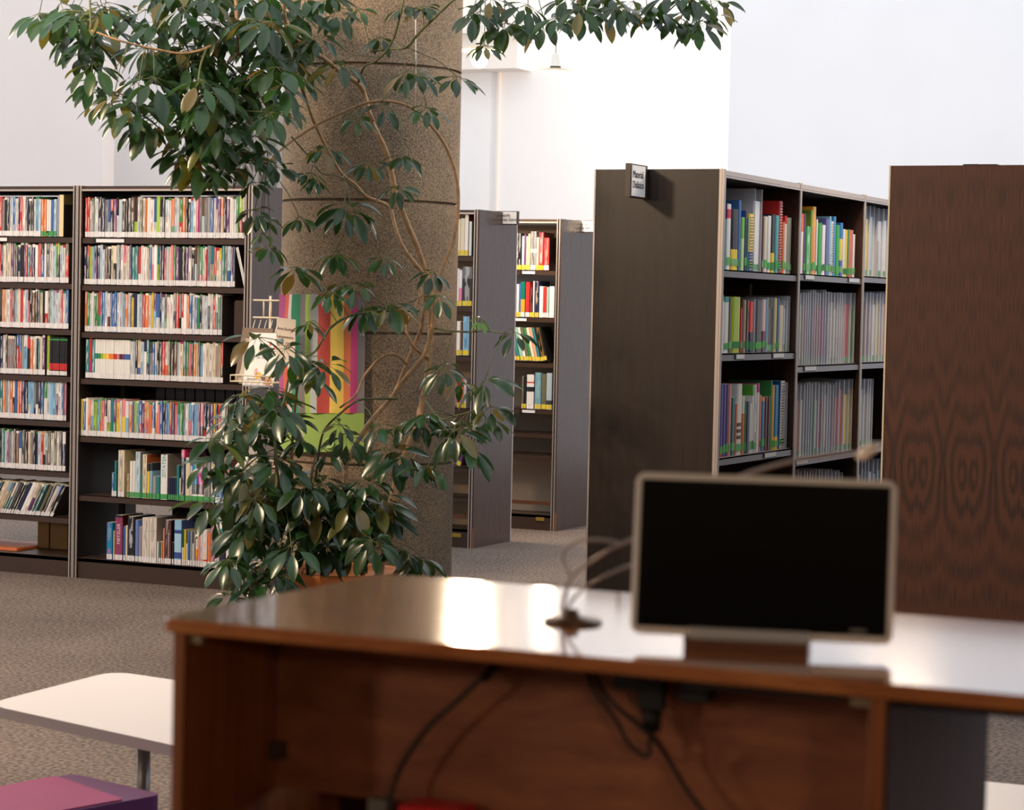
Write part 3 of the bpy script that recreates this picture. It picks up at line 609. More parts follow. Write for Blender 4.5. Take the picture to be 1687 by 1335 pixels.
# last books at right end of the leftmost bookcase's top shelf
i = 0
for px0, px1, pt, cn, lb, ex, d in ((68,72,328.5,'orange',LG,dict(txt=rgb(250,220,210)),'orange book with green label, left one of the pair near end of leftmost top shelf'),(72.5,76.5,328.5,'orange',LG,dict(txt=rgb(250,220,210)),'orange book with green label, right one of the pair near end of leftmost top shelf'),
    (77,80.5,329,'green',LG,dict(top=rgb(230,230,230),topf=.9),'thin dark green and white book on leftmost top shelf'),(81,84,330,'white',LG,{},'thin white book with green label on leftmost top shelf'),(84.5,88,329,'blue',LG,{},'thin blue book with green label on leftmost top shelf'),(88.5,93,328.5,'pale blue',LG,dict(txt=rgb(60,110,170)),'pale blue book with green label on leftmost top shelf')):
    px_book(L1, bcL1, L1[0], BY, px0, px1, pt, cn, lb, .14, ex, 'paperback_book', '', None, ordn=1, desc=d)
a = onY(98, 321, BY); b_ = onY(105, 321, BY); m = MB(); m.box((a.x, BY, L1[0]+.001), (b_.x, BY+.17, a.z), col=rgb(226,206,164)); m.box((b_.x+.0005, BY, L1[0]+.001), (b_.x+.003, BY+.17, a.z), col=rgb(40,34,34)); m.box((b_.x+.0005, BY, L1[0]+.17), (b_.x+.0035, BY+.17, a.z), col=rgb(110,96,60))
for k in range(26): z = L1[0]+.006+k*.0085; m.tube([(a.x-.003, BY-.002, z), (a.x-.007, BY+.004, z), (a.x-.003, BY+.01, z)], .0016, 5, col=rgb(150,150,155))
m.box((a.x-.012, BY+.001, L1[0]+.001), (a.x-.003, BY+.17, a.z-.008), col=rgb(150,160,190))
tag(m.build('spiral_notebook', vcol('printed card', .5)), 'cream and black spiral-bound book at right end of leftmost top shelf', 'book')
VC = vcol('printed card matte', .6)
# archive boxes and orange planter seen through the lowest gap of the left bookcase
fbm = mat('brown archive card', rgb(150, 118, 70), .7, noise=.05)
for px0, px1, d, hole in ((62, 80, 'tan archive box in the leftmost bookcase bottom, left of the holed one', 0), (83, 111, 'tan archive box with round finger hole in leftmost bookcase bottom', 1)):
    a = onY(px0, 862, LY1-.25); b_ = onY(px1, 905, LY1-.25)
    m = MB(); m.box((a.x, LY1-.25, L1[7]+.001), (b_.x, LY1-.02, .375)); o = m.build('archive_box', fbm, bevel=.003); tag(o, d, 'box', 'archive boxes')
    if hole:
        m = MB(); cxx = (a.x+b_.x)/2+.0; m.loft([[(cxx+.013*math.cos(t*.3927), yy, .27+.013*math.sin(t*.3927)) for t in range(16)] for yy in (LY1-.2505, LY1-.2525)]); p = m.build('finger_hole', STEELD); p.parent = o
m = MB(); a = onZ(-30, 905, .1); b_ = onZ(60, 905, .1); m.box((a.x-.3, a.y, 0), (b_.x, a.y+.3, .12)); tag(m.build('floor_box', mat('orange plastic', rgb(206, 112, 60), .5), bevel=.01), 'low orange box on the floor seen under the leftmost bookcase', 'box')
# rows A and B
def rowbooks(lst, z, y0, rowname, labc=LYW, kind='hardcover_book', g=None):
    for i, e in enumerate(lst):
        px_book(None, None, z, y0, e[0], e[1], e[2], e[3], e[4] if len(e) > 4 and e[4] else labc, .17, e[5] if len(e) > 5 else {}, kind, '', g, ordn=i+1, labelh=.03, desc='%s-spined book, %s from left on %s' % (e[3], ORD[i+1], rowname))
f5 = lambda L: [(740+a/3.926, 740+b_/3.926, 300+t/3.926)+tuple(r) for a, b_, t, *r in L]
f6 = lambda L: [(740+a/3.926, 740+b_/3.926, 600+t/3.926)+tuple(r) for a, b_, t, *r in L]
wt = dict(txt=rgb(220, 220, 220))
rowbooks(f5([(426,438,332,'black',None,wt),(439,451,332,'black',None,wt),(452,466,332,'black',None,wt),(467,472,350,'navy',None,{}),(473,486,350,'white',None,{}),(487,498,338,'purple',None,{}),(499,511,352,'cream',None,dict(txt=rgb(130,30,50))),(512,527,335,'beige',None,{}),(530,564,320,'grey',LW,dict(zones=[(.45,rgb(150,150,155)),(.55,rgb(225,225,225)),(1,rgb(140,140,146))],txt=(.05,.05,.06))),(566,573,360,'cream',None,{}),(574,581,358,'cream',None,{}),(583,612,326,'red',None,dict(txt=rgb(250,220,220),top=rgb(200,50,60),side=rgb(90,20,30))),(614,648,362,'red',LW,dict(txt=rgb(240,160,150),side=rgb(70,40,40)))]), shB[0], 14.055, 'top shelf of rear bookcase', g='yellow-labelled books on top rear shelf')
rowbooks(f5([(421,436,655,'violet',None,{}),(437,452,660,'white',None,{}),(453,464,655,'blue',None,{}),(465,491,645,'green',LW,dict(zones=[(.5,rgb(240,160,50)),(1,rgb(20,110,90))])),(496,521,647,'red',LW,{}),(522,543,690,'black',None,dict(txt=rgb(200,60,50))),(544,553,640,'white',None,{}),(556,582,640,'navy',None,dict(txt=rgb(230,190,160))),(585,608,675,'white',LW,{}),(609,631,680,'red',LW,{}),(632,646,680,'mint',LW,{}),(649,682,675,'white',LW,dict(side=rgb(30,40,80)))]), shB[1], 14.055, 'second shelf of rear bookcase', g='books on second rear shelf')
rowbooks(f6([(470,483,80,'olive',None,{}),(485,499,78,'black',None,{}),(503,548,68,'white',LW,dict(zones=[(.5,rgb(225,222,222)),(.64,rgb(40,40,45)),(.75,rgb(225,222,222)),(.79,rgb(200,70,60)),(1,rgb(225,222,222))])),(556,596,55,'light blue',None,dict(zones=[(1,rgb(110,155,175))],txt=rgb(160,190,190))),(600,629,66,'olive',None,{}),(631,666,58,'pale blue',None,dict(zones=[(.25,rgb(60,60,70)),(1,rgb(170,185,200))]))]), shB[3], 14.055, 'fourth shelf of rear bookcase', g='books on fourth rear shelf')
for i, (px, th, cn) in enumerate([(847,.02,'red'),(852,.018,'teal'),(857.5,.02,'mint'),(863,.017,'white'),(867,.02,'olive'),(872,.018,'green'),(877,.018,'cream'),(882,.018,'salmon'),(886,.018,'teal'),(891,.045,'black')]):
    a = onY(px, 595, 14.055); m = MB(); bookgeo(m, (a.x+.0, 14.055, shB[2]+.008), AX_, AY_, th, .225, .17, pc(cn), LYW, lean=-.24, txt=rgb(170,130,40) if cn == 'black' else None)
    tag(m.build('hardcover_book', BOOK), '%s-spined book leaning left, %s from left on third shelf of rear bookcase' % (cn, ORD[i+1]), 'book', 'leaning books on third rear shelf')
rowbooks(f5([(60,73,240,'cream'),(75,101,235,'cream'),(103,126,210,'white',None,dict(side=rgb(150,70,55))),(130,148,255,'white',LW,dict(side=rgb(60,120,90)))]), shA[0], 12.735, 'top shelf beside Filosofia sign')
rowbooks(f5([(52,64,560,'white'),(65,84,570,'pale blue',None,dict(zones=[(.5,rgb(220,130,170)),(1,rgb(225,225,230))])),(89,150,548,'black',None,dict(zones=[(.7,rgb(48,48,54)),(1,rgb(110,112,118))],txt=rgb(200,200,200)))]), shA[1], 12.735, 'second shelf beside Filosofia sign')
rowbooks(f5([(50,72,900,'white'),(73,86,905,'brown'),(91,130,870,'light blue',None,dict(txt=rgb(30,90,130),side=rgb(230,225,215)))]), shA[2], 12.735, 'third shelf beside Filosofia sign')
rowbooks(f6([(52,64,95,'red'),(66,78,97,'magenta'),(80,94,100,'orange'),(96,110,98,'white',None,dict(txt=rgb(200,40,60)))]), shA[3], 12.735, 'fourth shelf beside Filosofia sign')
a = onY(752, 770, 12.735); m = MB(); bookgeo(m, (a.x-.0, 12.735, shA[4]+.012), AX_, AY_, .025, .2, .15, pc('purple'), LYW, lean=.3); tag(m.build('hardcover_book', BOOK), 'purple book leaning right on fifth shelf beside Filosofia sign', 'book')
# right bookcase: picture books with green labels and plastic sleeves (spines face +X, shelf runs along Y)
DX = Vector((-1, 0, 0))
def rbook(px0, px1, pyt, z, cn, place, i, lab=LG, dp=.2, extra=None, sleeve=False, inner=None, name='picture_book', spiral=False, lean=0):
    a = onX(px0, pyt, RX1-.03); b_ = onX(px1, pyt, RX1-.03); th = b_.y-a.y-.0008; hh = a.z-z
    u = 0 if 'Didático' in place else 1 if 'middle' in place else 2
    ylo = max(a.y, RY[u]+.026); yhi = min(a.y+th, RY[u+1]-.026)
    if yhi-ylo < .004: return None
    a = Vector((a.x, ylo, a.z)); th = yhi-ylo
    if not sleeve:
        m = MB(); st = dict(extra) if extra is not None else {}
        bookgeo(m, (RX1-.03, a.y, z+.0008), AY_, DX, th, hh, dp, pc(cn, .03) if isinstance(cn, str) else cn, None, **st, lean=lean)
        o = m.build(name, BOOK, loc=(RX1-.03, a.y, z))
        tag(o, '%s %spicture book, %s from left on %s' % (cn, 'spiral-bound ' if spiral else '', ORD[i], place), 'book', 'picture books on '+place)
        if lab and th > .006 and (spiral or random.random() > .2):
            lz = z+.012+random.uniform(0, .012); m = MB(); m.box((RX1-.0298, a.y+.001, lz), (RX1-.029, a.y+th-.001, lz+random.uniform(.026, .036)), col=random.choice([LG, rgb(90,176,90), rgb(46,130,70), rgb(120,176,120)])); l = m.build('spine_label', VC); l.parent = o; l.matrix_parent_inverse = Matrix.Translation(-o.location)
        if spiral:
            m = MB()
            for k in range(int(hh/.0125)): zz = z+.008+k*.0125; m.tube([(RX1-.035, a.y+.001, zz), (RX1-.024, a.y+th*.5, zz+.002), (RX1-.035, a.y+th, zz)], .0018, 5)
            l = m.build('spiral_binding', ALU); l.parent = o; l.matrix_parent_inverse = Matrix.Translation(-o.location)
        return o
    root = empty('plastic_sleeve', (RX1-.03, a.y, z), 'plastic sleeve%s, %s from left on %s' % ((' with %s booklet' % inner.split()[-1]) if inner else ' with papers', ORD[i], place), 'sleeve', 'plastic sleeves on '+place)
    m = MB(); x0, x1, y0, y1 = RX1-.03-dp, RX1-.03, a.y, a.y+th
    T = Matrix.Translation((x0, y0, z+.001)) @ Matrix.Rotation(lean, 4, 'X')
    m.box((0, 0, 0), (dp, .0008, hh), M=T); m.box((0, th-.0008, 0), (dp, th, hh), M=T); m.box((0, .0008, 0), (dp, th-.0008, .0015), M=T); part(m, 'sleeve', SLEEVE, root)
    m = MB(); m.box((dp-.0008, 0, 0), (dp+.0008, .0022, hh), M=T); m.box((dp-.0008, th-.0022, 0), (dp+.0008, th, hh), M=T); part(m, 'welded_edge', SLEDGE, root)
    ih = hh*random.uniform(.74, .86); m = MB(); icol = inner or random.choice(['white', 'pale blue', 'cream', 'grey', 'white', 'purple', 'blue', 'salmon', 'teal', 'violet', 'maroon'])
    bookgeo(m, (x1-.006, y0+.0014, z+.004), AY_, DX, max(.003, th-.004), ih, dp*.9, pc(icol), LG if random.random() < .35 or inner else None); p = part(m, 'booklet', BOOK, root)
    return root
f7 = lambda L: [(1150+a/4.306, 1150+b_/4.306, 250+t/4.306)+tuple(r) for a, b_, t, *r in L]
f8 = lambda L: [(1150+a/4.768, 1150+b_/4.768, 540+t/4.768)+tuple(r) for a, b_, t, *r in L]
def rrow(L, z, place):
    for i, e in enumerate(L):
        rbook(e[0], e[1], e[2], z, e[3], place, i+1, **(e[4] if len(e) > 4 else {}))
E_ = lambda **k: dict(extra=k)
Rw = rgb(232, 226, 222)
rrow(f7([(186,209,480,'teal'),(212,240,370,'white',E_(zones=[(.78,Rw),(.92,rgb(200,50,60)),(1,Rw)],side=rgb(104,66,134),top=rgb(104,66,134))),(243,291,405,'black',E_(bot=rgb(236,206,30),botf=.34,side=rgb(50,80,160))),(293,312,345,'blue'),(314,336,465,'lime',E_(zones=[(.6,rgb(190,220,160)),(1,rgb(120,190,60))])),(338,354,420,'navy',E_(side=rgb(40,80,160))),(355,364,475,'teal'),(366,402,440,'yellow',dict(spiral=True,extra=dict(bot=rgb(50,90,150),botf=.34))),(408,458,262,'white',dict(sleeve=True,inner='white')),(460,474,455,'maroon'),(476,499,460,'cream'),(501,524,455,'white',E_(side=rgb(40,110,170))),(526,552,445,'black',E_(bot=rgb(236,196,20),botf=.34)),(555,580,452,'mint',E_(zones=[(1,rgb(70,160,165))])),(582,604,350,'red',dict(spiral=True,extra=dict(side=rgb(190,40,36)))),(605,620,500,'orange'),(621,635,455,'white',E_(top=rgb(200,50,50),topf=.14)),(637,682,468,'grey',E_(zones=[(1,rgb(150,150,135))]))]), sh[0][0], 'top shelf under Didático sign')
rrow(f7([(735,755,440,'orange',E_(zones=[(.7,Rw),(1,rgb(226,100,50))])),(756,768,440,'purple'),(771,804,530,'green',E_(txt=rgb(220,240,220),zones=[(1,rgb(30,150,70))])),(806,819,415,'olive',E_(zones=[(1,rgb(120,150,50))])),(820,843,390,'orange',E_(zones=[(.7,rgb(236,150,90)),(1,rgb(240,170,50))])),(845,854,480,'white'),(856,885,505,'green',E_(zones=[(1,rgb(30,150,60))])),(888,909,520,'white'),(912,936,475,'violet',E_(zones=[(1,rgb(96,96,160))])),(938,950,460,'light blue'),(951,966,495,'white',dict(spiral=True)),(967,984,460,'blue',E_(zones=[(1,rgb(60,140,200))])),(986,1010,520,'green',E_(zones=[(1,rgb(30,160,60))])),(1012,1034,505,'blue',E_(zones=[(.3,rgb(40,80,170)),(.7,rgb(220,200,80)),(1,rgb(30,110,180))])),(1036,1049,550,'white'),(1051,1064,555,'yellow'),(1066,1077,552,'green'),(1078,1090,555,'orange'),(1092,1105,557,'pink'),(1107,1118,587,'white')]), sh[1][0], 'top shelf of middle bay')
SLV = lambda inner=None, **k: dict(sleeve=True, inner=inner, **k)
rrow(f7([(1196,1222,385,'',SLV('yellow')),(1225,1254,385,'',SLV('pale blue')),(1284,1318,400,'',SLV('white')),(1322,1352,405,'',SLV('white')),(1355,1400,408,'',SLV('white'))]), sh[2][0], 'top shelf of far bay')
rrow(f7([(166,190,1020,'white',E_(top=rgb(70,150,150),topf=.1)),(192,224,1030,'white',E_(top=rgb(70,150,150),topf=.1)),(226,247,1035,'olive'),(249,304,1030,'lime',E_(zones=[(1,rgb(165,190,30))],side=rgb(180,200,30))),(306,319,1110,'red'),(321,333,1050,'brown'),(335,345,1055,'beige'),(347,369,1055,'black',E_(txt=rgb(200,40,40))),(371,397,1065,'red',E_(zones=[(.4,rgb(40,44,90)),(1,rgb(222,60,50))])),(399,413,1050,'grey'),(415,460,1055,'dark grey'),(462,487,1050,'maroon',E_(zones=[(.4,rgb(120,60,70)),(1,rgb(225,190,190))])),(489,497,1048,'light blue'),(499,548,1035,'olive',SLV('dark grey')),(550,565,1040,'yellow'),(567,582,1042,'blue'),(584,610,1090,'cream'),(612,635,1060,'',SLV('pale blue')),(637,698,1026,'',SLV('white'))]), sh[0][1], 'second shelf under Didático sign')
def sleeves(px0, px1, pyt, z, place, inners, f=f7, step=17):
    L = []; x = px0; k = 0
    while x+step*.6 < px1:
        w = random.uniform(step*.75, step*1.35); w = min(w, px1-x)
        L.append((x, x+w-2, pyt+random.uniform(-12, 14)*1.2 - (x-px0)*0, '', SLV(inners[k % len(inners)]))); x += w; k += 1
    rrow(f(L), z, place)
sleeves(716, 1044, 993, sh[1][1], 'second shelf of middle bay', [None, None, 'pink', None, None, 'blue', 'pink', 'red', 'magenta', 'magenta', 'purple', None, None, None, 'white'])
rrow(f7([(1048,1084,1003,'',SLV('red')),(1088,1150,1003,'',SLV('green'))]), sh[1][1], 'second shelf of middle bay, right end')
sleeves(1172, 1400, 1003, sh[2][1], 'second shelf of far bay', ['maroon', 'purple', 'purple', 'white', 'yellow', 'blue', None], step=22)
rrow(f8([(160,183,440,'white'),(185,206,447,'violet',E_(bot=rgb(210,60,40),botf=.08)),(208,229,447,'violet'),(231,249,447,'purple'),(252,268,450,'salmon'),(270,298,550,'teal',E_(zones=[(1,rgb(50,110,118))])),(300,312,600,'orange'),(314,352,445,'white',E_(zones=[(.22,Rw),(.27,rgb(50,50,50)),(.31,Rw),(.36,rgb(50,50,50)),(.40,Rw),(.45,rgb(50,50,50)),(1,Rw)],side=rgb(205,220,225))),(355,372,540,'orange',E_(top=Rw,topf=.3)),(374,384,570,'green'),(386,410,580,'navy',E_(side=rgb(30,100,170))),(412,428,600,'white'),(430,446,450,'white',E_(top=rgb(90,170,60),topf=.16)),(448,468,450,'white',E_(txt=(.1,.1,.1))),(470,490,440,'white',E_(top=rgb(200,40,130),topf=.13)),(492,502,530,'salmon'),(504,530,555,'blue',E_(zones=[(.94,rgb(20,110,170)),(1,rgb(230,140,60))])),(532,552,545,'maroon',E_(side=rgb(230,150,60))),(554,574,545,'maroon'),(576,588,420,'green'),(590,606,455,'yellow',E_(zones=[(1,rgb(236,170,30))])),(608,640,455,'blue',E_(bot=rgb(236,190,50),botf=.2,zones=[(1,rgb(20,120,175))])),(655,688,420,'white',dict(spiral=True,extra=dict(side=rgb(30,100,170)))),(690,706,430,'',SLV('white')),(710,762,490,'',SLV('white'))]), sh[0][2], 'third shelf under Didático sign')
sleeves(782, 1080, 440, sh[1][2], 'third shelf of middle bay', ['orange', None, 'teal', None, 'blue', 'green', None, 'red', None, None, 'maroon', None], f=f8, step=23)
rrow(f8([(1084,1112,430,'',SLV('red')),(1115,1150,412,'',SLV('red')),(1152,1186,415,'',SLV('yellow')),(1190,1252,405,'',SLV('yellow'))]), sh[1][2], 'third shelf of middle bay, right end')
sleeves(1278, 1385, 398, sh[2][2], 'third shelf of far bay', ['pale blue', 'grey', 'white', 'navy'], f=f8, step=24)
sleeves(770, 1145, 1130, sh[1][3], 'fourth shelf of middle bay', [None, 'white', None, 'grey'], f=f8, step=24)
sleeves(1262, 1460, 1045, sh[2][3], 'fourth shelf of far bay', ['white', 'grey', None], f=f8, step=30)
# black bookend in far bay and a blank card sleeve behind second-shelf books
a = onX(1441, 397, RX1-.05); b_ = onX(1446, 397, RX1-.05)
m = MB(); m.box((RX1-.16, a.y, sh[2][0]+.001), (RX1-.03, a.y+.003, a.z)); m.box((RX1-.16, a.y, sh[2][0]+.001), (RX1-.03, b_.y, sh[2][0]+.003)); tag(m.build('bookend', STEELD), 'black bookend among sleeves on top shelf of far bay', 'bookend')
a = onX(1237, 468, RX1-.21); b_ = onX(1312, 468, RX1-.21)
m = MB(); m.box((RX1-.215, a.y, sh[0][1]+.001), (RX1-.21, min(b_.y, RY[1]-.03), a.z), col=rgb(200,188,160)); 
for k in range(3): m.box((RX1-.2099, a.y+.1+.0*k, a.z-.02-.012*k), (RX1-.2095, a.y+.1+[.12,.2,.17][k], a.z-.023-.012*k), col=rgb(110,100,90))
tag(m.build('paper_folder', VC), 'cream printed folder standing behind books on second shelf under Didático sign', 'folder')
# ------------------------------------------------------------------ magazine rack with its contents, banner
RYy = 9.72
def RP(x, y, dy=0): return onY(x, y, RYy+dy)
root = empty('magazine_rack', (RP(430, 600).x, RYy+.15, 0), 'cream wire magazine rack standing left of the stone column behind foliage', 'rack')
xl, xr = RP(393, 600).x, RP(452, 600).x; xu = RP(424, 500).x
m = MB()
for x in (xl+.04, xr+.02): m.tube([(x, RYy+.22, 0), (x, RYy+.22, 1.50)], .006)
part(m, 'upright', CREAMW, root)
for i, (py, x0_, y_) in enumerate(((630, 383, 0), (768, 400, 0), (838, 405, 0), (932, 400, 0))):
    z = RP(430, py).z; a = RP(x0_, py).x; b_ = RP(461, py).x
    m = MB()
    for dz in (0, .03):
        for yy in (RYy-.02, RYy+.05): m.tube([(a, yy, z+dz), (b_, yy, z+dz)], .0035)
        m.tube([(a, RYy-.02, z+dz), (a+.0, RYy+.22, z+dz)], .0035); m.tube([(b_, RYy-.02, z+dz), (b_, RYy+.22, z+dz)], .0035)
    for k in range(9): x = a+(b_-a)*k/8; m.tube([(x, RYy-.02, z+.03), (x, RYy-.02, z), (x, RYy+.05, z), (x, RYy+.2, z+.3)], .0022)
    part(m, 'wire_tray', CREAMW, root)
m = MB(); zt = RP(430, 495).z; zb = RP(430, 524).z; a = RP(421, 495, .22).x; b_ = RP(470, 495, .22).x
for z in (zt, zb):
    for yy in (RYy+.20, RYy+.235): m.tube([(a, yy, z), (b_, yy, z)], .005)
for px in (438, 450): x = RP(px, 500, .22).x; m.tube([(x, RYy+.2, zt), (x+.0, RYy+.2, zb)], .004)
part(m, 'top_rail', CREAMW, root)
def leaner(px0, px1, pyb, pyt, colr, name, label, cat, th=.01, dy=0., tilt=-.26, deco=None):
    a = RP(px0, pyb, dy); b_ = RP(px1, pyb, dy); hh = (RP(px0, pyt, dy).z-a.z)/math.cos(tilt)
    T = Matrix.Translation((a.x, RYy+dy, a.z)) @ Matrix.Rotation(tilt, 4, 'X')
    m = MB(); w = b_.x-a.x; m.box((0, 0, 0), (w, th, hh), col=colr, M=T)
    if deco: deco(m, T, w, hh)
    o = m.build(name, VC); tag(o, label, cat); return o, T, w, hh
def d1(m, T, w, h):
    def q(x0, z0, x1, z1, c): m.box((x0*w, -.0008, z0*h), (x1*w, .001, z1*h), col=rgb(*c), M=T)
    q(.35, .655, .95, .667, (120, 80, 70)); q(.12, .13, .45, .145, (130, 120, 110))
    def disc(cx, cz, r, c, sx=1):
        m.loft([[(cx*w+r*sx*math.cos(k*.5236), yy, cz*h+r*math.sin(k*.5236)) for k in range(12)] for yy in (.0002, -.001)], col=rgb(*c), M=T)
    disc(.72, .8, .012, (226, 110, 80), .5); disc(.86, .73, .012, (226, 100, 70), .4); disc(.82, .1, .022, (206, 150, 110)); disc(.48, .2, .018, (232, 180, 60)); disc(.38, .27, .02, (226, 170, 170), .5); disc(.66, .17, .016, (110, 90, 80))
leaner(386, 436, 628, 540, rgb(120, 96, 78), 'framed_board', 'brown framed board behind the illustrated card on wire rack', 'board', .006, .10)
leaner(393, 436, 632, 558, rgb(190, 178, 158), 'booklet', 'grey booklet behind the illustrated card on wire rack', 'booklet', .012, .05)
o, T, w, h = leaner(399, 449, 636, 548, rgb(238, 232, 228), 'illustrated_card', 'white illustrated card reading Ser Ilustrador on top tray of wire rack', 'card', .004, .015, deco=d1)
t = text('Ser Ilustrador', (0, 0, 0), .017, T @ Matrix.Translation((w*.33, -.001, h*.52)) @ FACE_MY, mat('grey print', rgb(150, 145, 145), .6)); t.parent = o
def d2(m, T, w, h): m.box((.04*w, -.001, .05*h), (.96*w, .001, .7*h), col=rgb(96, 84, 80), M=T)
leaner(395, 425, 768, 680, rgb(170, 160, 155), 'magazine', 'pale grey magazine at left of second tray of wire rack', 'magazine', .008, .03)
leaner(420, 448, 768, 672, rgb(92, 80, 78), 'magazine', 'dark grey magazine on second tray of wire rack', 'magazine', .008, .02)
leaner(446, 459, 766, 675, rgb(120, 30, 34), 'magazine', 'dark red edged booklet at right of second tray of wire rack', 'magazine', .01, .05)
leaner(385, 406, 838, 745, rgb(226, 216, 210), 'magazine', 'white booklet at left of third tray of wire rack', 'magazine', .015, .03)
leaner(408, 453, 836, 755, rgb(226, 205, 190), 'magazine', 'peach-topped magazine with grey castle picture on third tray of wire rack', 'magazine', .006, .02, deco=lambda m, T, w, h: m.box((0, -.001, 0), (w, .001, .62*h), col=rgb(124, 104, 100), M=T))
leaner(388, 412, 932, 850, rgb(216, 200, 170), 'magazine', 'cream booklet at left of bottom tray of wire rack', 'magazine', .02, .04)
o, T, w, h = leaner(410, 452, 932, 855, rgb(84, 74, 72), 'magazine', 'dark grey magazine with OLIVER lettering on bottom tray of wire rack', 'magazine', .006, .02, deco=lambda m, T, w, h: (m.box((0, -.001, h*.03), (w, .001, h*.1), col=rgb(150, 140, 130), M=T)))
t = text('OLIVER', (0, 0, 0), .026, T @ Matrix.Translation((w*.2, -.001, h*.8)) @ FACE_MY, mat('bronze print', rgb(150, 110, 90), .6)); t.parent = o
# striped cloth banner hung against the column
stripes = [(460,469,(190,62,138)),(469,476,(236,84,56)),(476,481.5,(206,200,200)),(481.5,494.5,(38,148,104)),(494.5,504,(124,114,116)),(504,512,(160,200,62)),(512,524,(170,178,184)),(524,544.5,(214,62,54)),(544.5,567,(236,196,58)),(567,578.5,(228,104,52)),(578.5,590,(212,46,132)),(590,602,(122,114,124))]
def bpt(px, py, off=0.):
    p = atD(px, py, 10)                                # direction only
    v = ray(px, py); # intersect with a vertical cylinder a little outside the column
    R_ = CR+.035-off; dx, dy_ = v.x, v.y; A = dx*dx+dy_*dy_; B = -2*(dx*CX+dy_*CY); K = CX*CX+CY*CY-R_*R_
    D = B*B-4*A*K
    t_ = (-B-math.sqrt(max(D, 0)))/(2*A)
    return C+v*t_
stripes = [(a_, b_, tuple(.72*v+.28*(.3*c[0]+.55*c[1]+.15*c[2]) for v in c)) for a_, b_, c in stripes]
root = empty('cloth_banner', tuple(bpt(530, 745)), 'colourful vertically striped cloth banner with green foot hung on the column', 'banner')
m = MB(); m2 = MB()
def strip(m, x0, x1, y0, y1, c, n=12):
    rows = []
    for i in range(n+1):
        y = y0+(y1-y0)*i/n; f = (y-485)/260
        sh_ = lambda x: x - 2.5*f
        pts = []
        for k in range(4):
            x = sh_(x0+(x1-x0)*k/3); p = bpt(x, y); w_ = .0035*math.sin(x*.23+y*.02)+.002*math.sin(y*.09+x*.05); n_ = Vector((p.x-CX, p.y-CY, 0)).normalized()
            pts.append(p+n_*w_)
        rows.append(pts)
    for off in (0, -.002):
        ids = []
        for pts in rows: ids.append(m.verts([p+Vector((p.x-CX, p.y-CY, 0)).normalized()*off for p in pts]))
        for a, b_ in zip(ids, ids[1:]):
            for k in range(3):
                q = [a+k, b_+k, b_+k+1, a+k+1]; m.face(q if off == 0 else q[::-1], 0, c, smooth=True)
for x0, x1, c in stripes: strip(m, x0, x1, 485, 681, rgb(*c))
strip(m2, 460, 602, 681, 745, rgb(148, 178, 92), 6)
CLOTH = vcol('cotton cloth', .85); part(m, 'striped_cloth', CLOTH, root); part(m2, 'green_foot', CLOTH, root, 'lime green cloth foot')
m = MB(); c0 = bpt(543, 730); nrm = Vector((c0.x-CX, c0.y-CY, 0)).normalized(); tx_ = Vector((-nrm.y, nrm.x, 0))
m.loft([[c0+nrm*(.005+o_)+tx_*(.022*math.cos(k*.3)*1.0)+Vector((0,0,.022*math.sin(k*.3))) for k in range(21)] for o_ in (0, .001)], col=rgb(200, 226, 160))
m.loft([[c0+nrm*(.006+o_)+tx_*(.013*math.cos(k*.3)+.004)+Vector((0,0,.013*math.sin(k*.3))) for k in range(21)] for o_ in (0, .001)], col=rgb(148, 178, 92))
part(m, 'round_emblem', CLOTH, root, 'pale ring emblem')
# paper price sign pinned on the banner
pa = bpt(455.5, 523, -.05); pb = bpt(487.5, 527, -.05); pd = bpt(452, 601, -.05)
nrm = Vector((cy*0+.25, -1, 0)).normalized(); a0 = onY(456, 523, pb.y-.06); wv = onY(487.5, 527, pb.y-.06)-a0; hv = onY(453.5, 601, pb.y-.06)-a0
m = MB(); 
nn = wv.cross(hv).normalized()
for off in (0, .001):
    i0 = m.verts([a0+nn*off, a0+wv+nn*off, a0+wv+hv+nn*off, a0+hv+nn*off]); m.face([i0, i0+1, i0+2, i0+3] if off else [i0+3, i0+2, i0+1, i0], col=rgb(226, 212, 200))
o = m.build('price_sign', VC); tag(o, 'cream paper price sign with dark lettering pinned over left edge of striped banner', 'sign')
X = wv.normalized(); Y = (-hv).normalized(); Z = X.cross(Y)
T = Matrix(((X.x, Y.x, Z.x, a0.x), (X.y, Y.y, Z.y, a0.y), (X.z, Y.z, Z.z, a0.z), (0, 0, 0, 1)))
if Z.y > 0: pass
brown = mat('brown print', rgb(110, 84, 76), .6)
for s_, yy, sz in (('Arte Ecológica', .05, .0165), ('Lançamento', .083, .0165), ('€ 1,00', .117, .026)):
    t = text(s_, (0, 0, 0), sz, T @ Matrix.Translation((.004, -yy, .0015)), brown); t.parent = o
